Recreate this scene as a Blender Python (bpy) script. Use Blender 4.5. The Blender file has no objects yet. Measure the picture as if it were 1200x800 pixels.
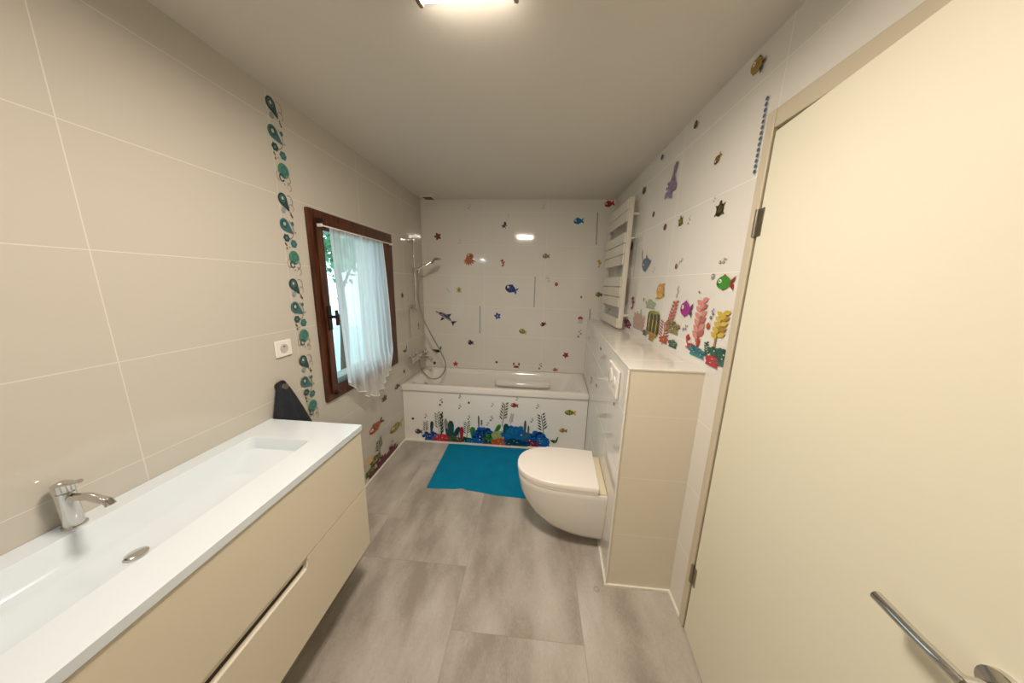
import bpy, bmesh, math, random
from mathutils import Vector, Matrix
random.seed(7)
C = bpy.context.scene
COL = C.collection
PI = math.pi
# ------------------------------------------------------------------ room dimensions (metres)
XL, XR = -1.244, 0.756          # left and right wall faces
YN, YB = -0.62, 3.139           # wall behind the camera, wall behind the tub
HC = 2.392                      # ceiling height
TY, TZ = 2.512, 0.585           # tub front face, tub rim height
HY, HZ = 1.2755, 1.2            # half wall: near end, height
HX, HXB = 0.4325, 0.565         # half wall: face at the near end / at the back wall
TH = math.atan((HXB - HX) / (YB - HY))
TILE = 0.3245

# ------------------------------------------------------------------ helpers
def srgb(h):
    h = h.lstrip('#'); r = []
    for i in (0, 2, 4):
        c = int(h[i:i+2], 16) / 255
        r.append(c / 12.92 if c <= .04045 else ((c + .055) / 1.055) ** 2.4)
    return (*r, 1)

def nt(m):
    m.use_nodes = True
    return m.node_tree, m.node_tree.nodes, m.node_tree.links

def mat(name, col, rough=.4, metal=0, noise=0, nscale=20, bump=0, bscale=60, coat=0, spec=.5, trans=0):
    m = bpy.data.materials.new(name); t, N, L = nt(m)
    b = N['Principled BSDF']; c = srgb(col) if isinstance(col, str) else (*col, 1)
    b.inputs['Base Color'].default_value = c
    b.inputs['Roughness'].default_value = rough; b.inputs['Metallic'].default_value = metal
    b.inputs['Coat Weight'].default_value = coat; b.inputs['Coat Roughness'].default_value = .06
    b.inputs['Specular IOR Level'].default_value = spec
    b.inputs['Transmission Weight'].default_value = trans
    tc = N.new('ShaderNodeTexCoord')
    if noise:
        n = N.new('ShaderNodeTexNoise'); n.inputs['Scale'].default_value = nscale; n.inputs['Detail'].default_value = 5
        L.new(tc.outputs['Object'], n.inputs['Vector'])
        r = N.new('ShaderNodeMix'); r.data_type = 'RGBA'
        r.inputs[6].default_value = tuple(x * (1 - noise) for x in c[:3]) + (1,)
        r.inputs[7].default_value = tuple(min(1, x * (1 + noise)) for x in c[:3]) + (1,)
        L.new(n.outputs['Fac'], r.inputs[0]); L.new(r.outputs[2], b.inputs['Base Color'])
    if bump:
        n = N.new('ShaderNodeTexNoise'); n.inputs['Scale'].default_value = bscale
        L.new(tc.outputs['Object'], n.inputs['Vector'])
        u = N.new('ShaderNodeBump'); u.inputs['Strength'].default_value = bump; u.inputs['Distance'].default_value = .01
        L.new(n.outputs['Fac'], u.inputs['Height']); L.new(u.outputs['Normal'], b.inputs['Normal'])
    return m

def math_node(N, op, a=None, b=None, L=None):
    n = N.new('ShaderNodeMath'); n.operation = op
    for i, v in enumerate((a, b)):
        if v is None: continue
        if isinstance(v, (int, float)): n.inputs[i].default_value = v
        else: L.new(v, n.inputs[i])
    return n.outputs[0]

def mat_tile(name, axis, w, off, base='#e2dfd8', grout='#ece8e0', rough=.07, zoff=-.002, horizontal=False):
    """glossy ceramic tiles in world metres: axis = horizontal axis, w = tile length, off = joint offset"""
    m = bpy.data.materials.new(name); t, N, L = nt(m); b = N['Principled BSDF']
    tc = N.new('ShaderNodeTexCoord'); sp = N.new('ShaderNodeSeparateXYZ'); L.new(tc.outputs['Object'], sp.inputs[0])
    h = sp.outputs[axis]; v = sp.outputs['Y' if horizontal else 'Z']
    def joint(s, size, o, half):
        a = math_node(N, 'DIVIDE', math_node(N, 'SUBTRACT', s, o, L), size, L)
        f = math_node(N, 'FRACT', a, None, L)
        d = math_node(N, 'ABSOLUTE', math_node(N, 'SUBTRACT', f, .5, L), None, L)      # .5 at the joint
        return math_node(N, 'GREATER_THAN', d, .5 - half / size, L)
    g = math_node(N, 'MAXIMUM', joint(h, w, off, .0013), joint(v, TILE, zoff, .0013), L)
    no = N.new('ShaderNodeTexNoise'); no.inputs['Scale'].default_value = 2.2; no.inputs['Detail'].default_value = 2
    L.new(tc.outputs['Object'], no.inputs['Vector'])
    mix = N.new('ShaderNodeMix'); mix.data_type = 'RGBA'
    mix.inputs[6].default_value = srgb(base); mix.inputs[7].default_value = srgb(grout)
    L.new(g, mix.inputs[0]); L.new(mix.outputs[2], b.inputs['Base Color'])
    L.new(math_node(N, 'ADD', math_node(N, 'MULTIPLY', g, .5, L), rough, L), b.inputs['Roughness'])
    hh = math_node(N, 'SUBTRACT', math_node(N, 'MULTIPLY', no.outputs['Fac'], 1.0, L), math_node(N, 'MULTIPLY', g, .1, L), L)
    bu = N.new('ShaderNodeBump'); bu.inputs['Strength'].default_value = .12; bu.inputs['Distance'].default_value = .01
    L.new(hh, bu.inputs['Height']); L.new(bu.outputs['Normal'], b.inputs['Normal'])
    b.inputs['Specular IOR Level'].default_value = .55
    return m

def link(name, bm, m, parent=None, smooth=False, bevel=0, seg=2, angle=.6, keep=False):
    me = bpy.data.meshes.new(name)
    if not keep: bmesh.ops.recalc_face_normals(bm, faces=bm.faces)
    bm.to_mesh(me); bm.free()
    for x in (m if isinstance(m, (list, tuple)) else [m]): me.materials.append(x)
    o = bpy.data.objects.new(name, me); COL.objects.link(o)
    if smooth:
        for p in me.polygons: p.use_smooth = True
        try: me.set_sharp_from_angle(angle=angle)
        except Exception: pass
    if bevel:
        d = o.modifiers.new('bevel', 'BEVEL'); d.width = bevel; d.segments = seg; d.limit_method = 'ANGLE'; d.angle_limit = .7
        w = o.modifiers.new('wn', 'WEIGHTED_NORMAL'); w.keep_sharp = True
        for p in me.polygons: p.use_smooth = True
    if parent: o.parent = parent
    return o

def tag(o, label=None, cat=None, group=None, kind=None):
    if label: o['label'] = label
    if cat: o['category'] = cat
    if group: o['group'] = group
    if kind: o['kind'] = kind
    return o

def thing(name, label, cat, loc=(0, 0, 0), group=None, rotz=0):
    o = bpy.data.objects.new(name, None); COL.objects.link(o); o.location = loc; o.rotation_euler = (0, 0, rotz)
    o.empty_display_size = .05
    return tag(o, label, cat, group)

def rel(o, parent):
    """parent a mesh built in world coordinates to an Empty without moving it"""
    o.parent = parent
    pm = Matrix.Translation(parent.location) @ parent.rotation_euler.to_matrix().to_4x4()
    if parent.parent is None: o.matrix_parent_inverse = pm.inverted()
    return o

def box(bm, x0, x1, y0, y1, z0, z1, mi=0):
    v = [bm.verts.new(p) for p in ((x0,y0,z0),(x1,y0,z0),(x1,y1,z0),(x0,y1,z0),(x0,y0,z1),(x1,y0,z1),(x1,y1,z1),(x0,y1,z1))]
    for f in ((0,3,2,1),(4,5,6,7),(0,1,5,4),(1,2,6,5),(2,3,7,6),(3,0,4,7)):
        F = bm.faces.new([v[i] for i in f]); F.material_index = mi
    return v

def B(*a):
    bm = bmesh.new(); box(bm, *a); return bm

def prism(bm, pts, z0, z1, mi=0):
    a = [bm.verts.new((x, y, z0)) for x, y in pts]; c = [bm.verts.new((x, y, z1)) for x, y in pts]
    n = len(pts)
    bm.faces.new(a[::-1]).material_index = mi; bm.faces.new(c).material_index = mi
    for i in range(n):
        bm.faces.new((a[i], a[(i+1) % n], c[(i+1) % n], c[i])).material_index = mi

def loft(bm, rings, cap0=True, cap1=True, mi=0, closed=True):
    R = [[bm.verts.new(p) for p in r] for r in rings]; n = len(R[0])
    for a, b in zip(R, R[1:]):
        for i in range(n if closed else n - 1):
            j = (i + 1) % n
            bm.faces.new((a[i], a[j], b[j], b[i])).material_index = mi
    if cap0: bm.faces.new(R[0][::-1]).material_index = mi
    if cap1: bm.faces.new(R[-1]).material_index = mi
    return R

def tube(bm, pts, r, n=12, cap=True, mi=0):
    pts = [Vector(p) for p in pts]; rings = []
    up = None
    for i, p in enumerate(pts):
        t = (pts[min(i+1, len(pts)-1)] - pts[max(i-1, 0)]).normalized()
        if up is None:
            up = Vector((0, 0, 1)) if abs(t.z) < .9 else Vector((1, 0, 0))
        up = (up - t * up.dot(t)).normalized(); s = t.cross(up)
        rr = r[i] if isinstance(r, (list, tuple)) else r
        rings.append([p + (up * math.cos(2*PI*k/n) + s * math.sin(2*PI*k/n)) * rr for k in range(n)])
    loft(bm, rings, cap, cap, mi)

def lathe(bm, prof, origin, axis='Z', n=24, mi=0):
    """prof = (radius, height) pairs"""
    o = Vector(origin); rings = []
    ax = {'X': (Vector((0,1,0)), Vector((0,0,1)), Vector((1,0,0))), 'Y': (Vector((0,0,1)), Vector((1,0,0)), Vector((0,1,0))),
          'Z': (Vector((1,0,0)), Vector((0,1,0)), Vector((0,0,1)))}[axis] if isinstance(axis, str) else axis
    for r, h in prof:
        rings.append([o + ax[2] * h + (ax[0] * math.cos(2*PI*k/n) + ax[1] * math.sin(2*PI*k/n)) * max(r, 1e-4) for k in range(n)])
    loft(bm, rings, True, True, mi)

def spline(pts, n=8):
    P = [Vector(p) for p in pts]; P = [P[0]*2 - P[1]] + P + [P[-1]*2 - P[-2]]; out = []
    for i in range(1, len(P) - 2):
        for k in range(n):
            t = k / n; a, b, c, d = P[i-1], P[i], P[i+1], P[i+2]
            out.append(.5 * ((2*b) + (c-a)*t + (2*a-5*b+4*c-d)*t*t + (3*b-a-3*c+d)*t**3))
    out.append(P[-2]); return out

def rrect(x0, x1, y0, y1, r, k=6):
    pts = []
    for cx, cy, a0 in ((x1-r, y1-r, 0), (x0+r, y1-r, PI/2), (x0+r, y0+r, PI), (x1-r, y0+r, 1.5*PI)):
        for i in range(k + 1):
            a = a0 + PI/2*i/k; pts.append((cx + r*math.cos(a), cy + r*math.sin(a)))
    return pts

# ------------------------------------------------------------------ materials
M = {}
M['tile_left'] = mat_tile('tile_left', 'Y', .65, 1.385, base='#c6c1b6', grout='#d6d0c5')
M['tile_back'] = mat_tile('tile_back', 'X', .65, -.56)
M['tile_right'] = mat_tile('tile_right', 'Y', .65, 1.775)
M['tile_end'] = mat_tile('tile_end', 'X', 3.0, -.9, rough=.22, base='#e6dfcf')
M['tile_face'] = mat_tile('tile_face', 'Y', .65, 1.66, rough=.05)
M['tile_ledge'] = mat_tile('tile_ledge', 'Y', .65, 1.9, rough=.05, horizontal=True, zoff=5)
M['tile_panel'] = mat_tile('tile_panel', 'X', .65, -.56, base='#f2f1ed')
M['grout'] = mat('white_grout', '#efebe0', .5)
M['ceiling'] = mat('ceiling_paint', '#d8d2c8', .6, bump=.05, bscale=30)
M['plaster'] = mat('plaster', '#c9c4ba', .8)
M['enamel'] = mat('enamel', '#e9e6df', .09, coat=.4)
M['ceramic'] = mat('toilet_ceramic', '#efece6', .1, coat=.4)
M['lid'] = mat('toilet_lid', '#f7f1ea', .22, coat=.2)
M['hinge_deck'] = mat('cream_deck', '#e6dcc0', .3)
M['lacquer'] = mat('vanity_lacquer', '#dbd2bd', .28, coat=.15)
M['basin'] = mat('basin_top', '#dde7ee', .07, coat=.5)
M['shadow_gap'] = mat('dark_gap', '#3a3128', .7)
M['chrome'] = mat('chrome', '#d3d1cc', .09, metal=1)
M['hose'] = mat('metal_hose', '#a8a49b', .3, metal=1, bump=.5, bscale=500)
M['white_plastic'] = mat('white_plastic', '#ece9e2', .3)
M['radiator'] = mat('radiator_white', '#dcd6c8', .3)
M['dark_towel'] = mat('charcoal_towel', '#2b3036', .95, noise=.25, nscale=90, bump=.9, bscale=300)
M['door'] = mat('door_paint', '#e6e2cd', .42, bump=.03, bscale=15)
M['casing'] = mat('casing_paint', '#c9bfa8', .45)
M['steel'] = mat('hinge_steel', '#9b9587', .35, metal=1)
M['black'] = mat('black_metal', '#17130f', .35)
M['hall_seal'] = mat('dark_hall_seal', '#3b362f', .9)

def mat_wood():
    m = bpy.data.materials.new('brown_window_wood'); t, N, L = nt(m); b = N['Principled BSDF']
    tc = N.new('ShaderNodeTexCoord'); mp = N.new('ShaderNodeMapping'); mp.inputs['Scale'].default_value = (30, 30, 2.5)
    L.new(tc.outputs['Object'], mp.inputs[0])
    n = N.new('ShaderNodeTexNoise'); n.inputs['Scale'].default_value = 1.6; n.inputs['Detail'].default_value = 8; L.new(mp.outputs[0], n.inputs['Vector'])
    r = N.new('ShaderNodeValToRGB'); r.color_ramp.elements[0].color = srgb('#331608'); r.color_ramp.elements[1].color = srgb('#65351a')
    r.color_ramp.elements[0].position = .35; r.color_ramp.elements[1].position = .68
    L.new(n.outputs['Fac'], r.inputs[0]); L.new(r.outputs[0], b.inputs['Base Color']); b.inputs['Roughness'].default_value = .33
    return m
M['wood'] = mat_wood()

def mat_floor():
    m = bpy.data.materials.new('vinyl_floor'); t, N, L = nt(m); b = N['Principled BSDF']
    tc = N.new('ShaderNodeTexCoord'); sp = N.new('ShaderNodeSeparateXYZ'); L.new(tc.outputs['Object'], sp.inputs[0])
    W, LEN = .60, .92
    col = math_node(N, 'FLOOR', math_node(N, 'DIVIDE', math_node(N, 'SUBTRACT', sp.outputs['X'], -.325, L), W, L), None, L)
    yo = math_node(N, 'ADD', sp.outputs['Y'], math_node(N, 'MULTIPLY', col, .30, L), L)
    row = math_node(N, 'FLOOR', math_node(N, 'DIVIDE', math_node(N, 'SUBTRACT', yo, 1.0, L), LEN, L), None, L)
    fx = math_node(N, 'FRACT', math_node(N, 'DIVIDE', math_node(N, 'SUBTRACT', sp.outputs['X'], -.325, L), W, L), None, L)
    fy = math_node(N, 'FRACT', math_node(N, 'DIVIDE', math_node(N, 'SUBTRACT', yo, 1.0, L), LEN, L), None, L)
    def near(f, s):
        d = math_node(N, 'ABSOLUTE', math_node(N, 'SUBTRACT', f, .5, L), None, L)
        return math_node(N, 'GREATER_THAN', d, .5 - .0018 / s, L)
    seam = math_node(N, 'MAXIMUM', near(fx, W), near(fy, LEN), L)
    cm = N.new('ShaderNodeCombineXYZ'); L.new(col, cm.inputs[0]); L.new(row, cm.inputs[1])
    wn = N.new('ShaderNodeTexWhiteNoise'); L.new(cm.outputs[0], wn.inputs['Vector'])
    # cloudy stone look, drawn out along the planks
    mp = N.new('ShaderNodeMapping'); mp.inputs['Scale'].default_value = (3.2, 1.3, 1)
    va = N.new('ShaderNodeVectorMath'); va.operation = 'ADD'
    sc = N.new('ShaderNodeVectorMath'); sc.operation = 'SCALE'; sc.inputs['Scale'].default_value = 7.0
    L.new(wn.outputs['Color'], sc.inputs[0]); L.new(tc.outputs['Object'], va.inputs[0]); L.new(sc.outputs[0], va.inputs[1])
    L.new(va.outputs[0], mp.inputs[0])
    n1 = N.new('ShaderNodeTexNoise'); n1.inputs['Scale'].default_value = 1.3; n1.inputs['Detail'].default_value = 6; n1.inputs['Roughness'].default_value = .55
    L.new(mp.outputs[0], n1.inputs['Vector'])
    n2 = N.new('ShaderNodeTexNoise'); n2.inputs['Scale'].default_value = 55; n2.inputs['Detail'].default_value = 4; L.new(mp.outputs[0], n2.inputs['Vector'])
    f = math_node(N, 'ADD', math_node(N, 'MULTIPLY', n1.outputs['Fac'], 1.0, L), math_node(N, 'MULTIPLY', math_node(N, 'SUBTRACT', n2.outputs['Fac'], .5, L), .18, L), L)
    f = math_node(N, 'ADD', f, math_node(N, 'MULTIPLY', math_node(N, 'SUBTRACT', wn.outputs['Value'], .5, L), .10, L), L)
    r = N.new('ShaderNodeValToRGB'); e = r.color_ramp.elements
    e[0].position = .35; e[0].color = srgb('#9c9389'); e[1].position = .68; e[1].color = srgb('#ccc7c1')
    x = r.color_ramp.elements.new(.5); x.color = srgb('#b6afa6')
    L.new(f, r.inputs[0])
    mx = N.new('ShaderNodeMix'); mx.data_type = 'RGBA'; L.new(math_node(N, 'MULTIPLY', seam, .45, L), mx.inputs[0])
    L.new(r.outputs[0], mx.inputs[6]); mx.inputs[7].default_value = srgb('#968c81')
    # small round darker ring beside the half wall
    d = N.new('ShaderNodeVectorMath'); d.operation = 'DISTANCE'; L.new(tc.outputs['Object'], d.inputs[0]); d.inputs[1].default_value = (.379, 1.25, 0)
    ring = math_node(N, 'LESS_THAN', math_node(N, 'ABSOLUTE', math_node(N, 'SUBTRACT', d.outputs['Value'], .012, L), None, L), .0045, L)
    m2 = N.new('ShaderNodeMix'); m2.data_type = 'RGBA'; L.new(math_node(N, 'MULTIPLY', ring, .35, L), m2.inputs[0])
    L.new(mx.outputs[2], m2.inputs[6]); m2.inputs[7].default_value = srgb('#6a6259')
    L.new(m2.outputs[2], b.inputs['Base Color'])
    b.inputs['Roughness'].default_value = .36
    bu = N.new('ShaderNodeBump'); bu.inputs['Strength'].default_value = .12; bu.inputs['Distance'].default_value = .004
    L.new(n2.outputs['Fac'], bu.inputs['Height']); L.new(bu.outputs['Normal'], b.inputs['Normal'])
    return m
M['floor'] = mat_floor()
M['mat'] = mat('teal_bath_mat', '#049aca', .95, noise=.16, nscale=9, bump=1.0, bscale=420, spec=.2)

def mat_curtain():
    m = bpy.data.materials.new('sheer_curtain'); t, N, L = nt(m); N.remove(N['Principled BSDF'])
    out = N['Material Output']
    tr = N.new('ShaderNodeBsdfTransparent'); tl = N.new('ShaderNodeBsdfTranslucent'); df = N.new('ShaderNodeBsdfDiffuse')
    tl.inputs[0].default_value = srgb('#f0f1f2'); df.inputs[0].default_value = srgb('#efeeea')
    a = N.new('ShaderNodeMixShader'); a.inputs[0].default_value = .4; L.new(tl.outputs[0], a.inputs[1]); L.new(df.outputs[0], a.inputs[2])
    s = N.new('ShaderNodeMixShader')
    tc = N.new('ShaderNodeTexCoord'); mp = N.new('ShaderNodeMapping'); mp.inputs['Scale'].default_value = (1, 60, 1.5); L.new(tc.outputs['Object'], mp.inputs[0])
    n = N.new('ShaderNodeTexNoise'); n.inputs['Scale'].default_value = 1.2; L.new(mp.outputs[0], n.inputs['Vector'])
    mr = N.new('ShaderNodeMapRange'); mr.inputs[1].default_value = .3; mr.inputs[2].default_value = .7; mr.inputs[3].default_value = .50; mr.inputs[4].default_value = .74
    L.new(n.outputs['Fac'], mr.inputs[0]); L.new(mr.outputs[0], s.inputs[0])
    L.new(tr.outputs[0], s.inputs[1]); L.new(a.outputs[0], s.inputs[2]); L.new(s.outputs[0], out.inputs[0])
    return m
M['curtain'] = mat_curtain()

def mat_glass():
    m = bpy.data.materials.new('window_glass'); t, N, L = nt(m); N.remove(N['Principled BSDF'])
    g = N.new('ShaderNodeBsdfGlossy'); g.inputs['Roughness'].default_value = .02
    tr = N.new('ShaderNodeBsdfTransparent'); tr.inputs[0].default_value = (.93, .97, .96, 1)
    s = N.new('ShaderNodeMixShader'); s.inputs[0].default_value = .05
    L.new(tr.outputs[0], s.inputs[1]); L.new(g.outputs[0], s.inputs[2]); L.new(s.outputs[0], N['Material Output'].inputs[0])
    return m
M['glass'] = mat_glass()

def mat_emit(name, col, s):
    m = bpy.data.materials.new(name); t, N, L = nt(m); N.remove(N['Principled BSDF'])
    e = N.new('ShaderNodeEmission'); e.inputs[0].default_value = srgb(col); e.inputs[1].default_value = s
    L.new(e.outputs[0], N['Material Output'].inputs[0]); return m
M['lamp'] = mat_emit('lamp_diffuser', '#fff0df', 44)
M['led'] = mat_emit('cool_led', '#eef4ff', 30)
M['leaf'] = mat('tree_leaf', '#4f9060', .5, noise=.5, nscale=3)
M['bark'] = mat('tree_bark', '#4a3a2c', .9, noise=.4, nscale=20)
M['lawn'] = mat('garden_ground', '#cfe0d6', .9, noise=.3, nscale=3)

# ------------------------------------------------------------------ the room
def struct(o, parent=None):
    if parent: o.parent = parent
    else: o['kind'] = 'structure'
    return o

struct(link('floor', B(XL-.3, XR+.12, YN-.12, YB+.12, -.1, 0), M['floor']))
struct(link('ceiling', B(XL-.3, XR+.12, YN-.12, YB+.12, HC, HC+.1), M['ceiling']))
WY0, WY1, WZ0, WZ1 = 1.555, 2.43, .835, 1.91      # window opening
bm = bmesh.new()
box(bm, XL-.3, XL, YN-.12, WY0, 0, HC); box(bm, XL-.3, XL, WY1, YB, 0, HC)
box(bm, XL-.3, XL, WY0, WY1, 0, WZ0); box(bm, XL-.3, XL, WY0, WY1, WZ1, HC)
struct(link('wall_left', bm, M['tile_left']))
struct(link('wall_back', B(XL-.3, XR+.12, YB, YB+.12, 0, HC), M['tile_back']))
DY0, DY1, DZ = .30, 1.118, 2.10                   # door opening in the right wall
bm = bmesh.new()
box(bm, XR, XR+.12, DY1, YB, 0, HC); box(bm, XR, XR+.12, YN-.12, DY0, 0, HC); box(bm, XR, XR+.12, DY0, DY1, DZ, HC)
struct(link('wall_right', bm, M['tile_right']))
struct(link('wall_near', B(XL, XR, YN-.12, YN, 0, HC), M['plaster']))
bm = bmesh.new()   # the dark hall box, added behind the door to keep sky light out
box(bm, XR+.12, XR+.9, DY0-.2, DY0-.1, 0, HC); box(bm, XR+.12, XR+.9, DY1+.1, DY1+.2, 0, HC); box(bm, XR+.9, XR+1, DY0-.2, DY1+.2, 0, HC)
box(bm, XR+.12, XR+1, DY0-.2, DY1+.2, HC, HC+.1); box(bm, XR+.12, XR+1, DY0-.2, DY1+.2, -.1, 0)
struct(link('wall_hall_seal', bm, M['hall_seal']))
# half wall that hides the cistern
fp = [(HX, HY), (XR, HY), (XR, YB), (HXB, YB)]
bm = bmesh.new(); prism(bm, fp, 0, HZ-.012)
for f in bm.faces:
    c = f.calc_center_median(); f.material_index = 1 if c.y < HY + .01 else 0
hw = struct(link('wall_half', bm, [M['tile_face'], M['tile_end']]))
bm = bmesh.new(); prism(bm, [(HX-.003, HY-.003), (XR, HY-.003), (XR, YB), (HXB-.003, YB)], HZ-.012, HZ)
struct(link('ledge', bm, M['tile_ledge'], bevel=.003), hw)
bm = bmesh.new(); tube(bm, [(HX-.001, HY-.001, 0.004), (HX-.001, HY-.001, HZ-.013)], .0045, 8)
struct(link('corner_trim', bm, M['grout'], smooth=True), hw)
# thin white sealed skirting lines
bm = bmesh.new(); box(bm, XL, XL+.010, YN, TY, 0, .016)
struct(link('baseboard_left', bm, M['grout'], bevel=.003))
bm = bmesh.new()
prism(bm, [(HX-.009, HY-.009), (XR, HY-.009), (XR, HY), (HX, HY), (HX+math.tan(TH)*(TY-HY), TY), (HX-.009+math.tan(TH)*(TY-HY), TY)], 0, .014)
struct(link('baseboard_half', bm, M['grout']))
struct(link('baseboard_right', B(XR-.009, XR, DY1+.035, HY-.009, 0, .012), M['grout']))
struct(link('baseboard_tub', B(XL+.01, HX-.009+math.tan(TH)*(TY-HY), TY-.006, TY+.013, 0, .012), M['grout']))

# ------------------------------------------------------------------ door, slightly ajar, hinged at its far side
DA = math.radians(6.6)
dr = bpy.data.objects.new('door_1', None); COL.objects.link(dr); dr['kind'] = 'structure'
dr.location = (XR-.006, DY1-.012, 0); dr.rotation_euler = (0, 0, -DA)
link('door_leaf', B(-.002, .038, -.83, 0, .012, 2.058), M['door'], dr, bevel=.003)
for z in (.31, 1.78):
    bm = bmesh.new(); tube(bm, [(-.006, .008, z-.045), (-.006, .008, z+.045)], .0075, 12); box(bm, -.0045, -.002, -.022, .008, z-.045, z+.045)
    link('hinge', bm, M['steel'], dr, smooth=True)
bm = bmesh.new(); lathe(bm, [(.026, 0), (.026, .008), (.010, .010), (.010, .05)], (-.002, -.77, 1.03), (Vector((0,1,0)), Vector((0,0,1)), Vector((-1,0,0))))
tube(bm, [(-.047, -.77, 1.03), (-.05, -.72, 1.03), (-.047, -.65, 1.028)], .009)
link('door_handle', bm, M['chrome'], dr, smooth=True)
bm = bmesh.new()
box(bm, XR-.012, XR+.12, DY1-.004, DY1+.034, 0, DZ+.03); box(bm, XR-.012, XR+.12, DY0-.04, DY0, 0, DZ+.03); box(bm, XR-.011, XR+.119, DY0+.0005, DY1-.0045, DZ-.03, DZ+.029)
struct(link('trim_door', bm, M['casing'], bevel=.004))

# ------------------------------------------------------------------ window with curtain
win = bpy.data.objects.new('window_1', None); COL.objects.link(win); win['kind'] = 'structure'; win.location = (XL, 1.99, .82)
def ring(bm, x0, x1, o, i, ro=.02, ri=.004):
    """rectangular frame ring between outer (y0,y1,z0,z1) and inner rectangles"""
    a = rrect(o[0], o[1], o[2], o[3], ro); c = rrect(i[0], i[1], i[2], i[3], ri)
    loft(bm, [[(x0, y, z) for y, z in a], [(x1, y, z) for y, z in a], [(x1, y, z) for y, z in c], [(x0, y, z) for y, z in c], [(x0, y, z) for y, z in a]], False, False)
bm = bmesh.new(); ring(bm, XL-.07, XL+.012, (1.535, 2.452, .815, 1.93), (1.60, 2.385, .875, 1.862), ro=.012)
rel(link('window_frame', bm, M['wood'], smooth=True, angle=.5), win)
bm = bmesh.new(); ring(bm, XL-.055, XL+.024, (1.578, 2.40, .855, 1.885), (1.622, 2.275, .905, 1.83), ro=.006)
sash = rel(link('window_sash', bm, M['wood'], smooth=True, angle=.5), win)
rel(link('window_pane', B(XL+.002, XL+.008, 1.618, 2.279, .901, 1.834), M['glass']), win)
bm = bmesh.new(); ring(bm, XL-.004, XL+.0245, (1.6215, 2.2755, .9045, 1.8305), (1.627, 2.270, .910, 1.825), ro=.004)
rel(link('window_gasket', bm, M['black']), win)
bm = bmesh.new(); box(bm, XL+.024, XL+.031, 1.596, 1.624, 1.255, 1.40)
tube(bm, [(XL+.03, 1.61, 1.335), (XL+.075, 1.61, 1.335)], .009, 10); tube(bm, [(XL+.072, 1.61, 1.375), (XL+.076, 1.61, 1.335), (XL+.072, 1.612, 1.285)], [.008, .011, .009], 10)
rel(link('window_handle', bm, M['black'], smooth=True), win)
for y, z in ((1.60, .862), (1.60, 1.872)):
    bm = bmesh.new(); lathe(bm, [(.013, 0), (.013, .018), (.009, .026)], (XL+.022, y, z), 'X'); rel(link('window_latch', bm, M['black'], smooth=True), win)
bm = bmesh.new(); tube(bm, [(XL+.045, 1.585, 1.846), (XL+.045, 2.398, 1.846)], .0042, 10)
rod = link('curtain_rod', bm, M['white_plastic'], smooth=True); tag(rod, 'thin white rod across the top of the brown window holding the sheer curtain', 'curtain rod')
for y in (1.592, 2.390):
    bm = bmesh.new(); box(bm, XL+.022, XL+.05, y-.004, y+.004, 1.838, 1.854); rel(link('rod_bracket', bm, M['white_plastic']), rod) if False else link('rod_bracket', bm, M['white_plastic'], rod)
# curtain: sheer, its hem trailing over the window's lower frame
bm = bmesh.new(); NU, NV = 110, 46; G = []
hem = [(0, .905), (.06, .885), (.2, .80), (.36, .735), (.5, .70), (.62, .735), (.78, .79), (.92, .835), (1, .90)]
def lerp(t, tab):
    for (a, va), (b_, vb) in zip(tab, tab[1:]):
        if t <= b_: 
            s = (t - a) / (b_ - a); s = s*s*(3-2*s); return va + (vb - va) * s
    return tab[-1][1]
for j in range(NV + 1):
    v = j / NV; row = []
    for i in range(NU + 1):
        u = i / NU; zt = 1.8405; zb = lerp(u, hem); z = zt + (zb - zt) * v
        y0, y1 = 1.648 + .012*v, 2.235 + .055 * math.sin(min(1, v*1.15) * PI*.5) - .07 * max(0, v-.86)/.14
        y = y0 + (y1 - y0) * u
        y += .006 * math.sin(u*31 + 1.5) * (.4 + v)
        amp = .005 + .009 * v
        x = XL + .047 + amp * math.sin(u*62) + .5*amp * math.sin(u*27 + 2*v) + .010 * v + .035 * max(0, v-.75) / .25 * (math.sin(u * PI))
        row.append(bm.verts.new((max(x, XL+.034), y, z)))
    G.append(row)
for j in range(NV):
    for i in range(NU): bm.faces.new((G[j][i], G[j][i+1], G[j+1][i+1], G[j+1][i]))
cur = link('sheer_curtain', bm, M['curtain'], smooth=True, angle=3)
tag(cur, 'sheer white curtain hanging over the brown window with a trailing hem', 'curtain')
bm = bmesh.new(); r0 = [v for v in G[-1]] if False else None
pts = []
me = cur.data
for i in range(NU + 1): pts.append(me.vertices[NV*(NU+1)+i].co.copy())
tube(bm, pts, .0028, 6); link('curtain_hem', bm, M['white_plastic'], cur, smooth=True)
bm = bmesh.new(); tube(bm, [me.vertices[j*(NU+1)+NU].co.copy() for j in range(NV+1)], .0022, 6); link('curtain_edge', bm, M['white_plastic'], cur, smooth=True)

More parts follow.
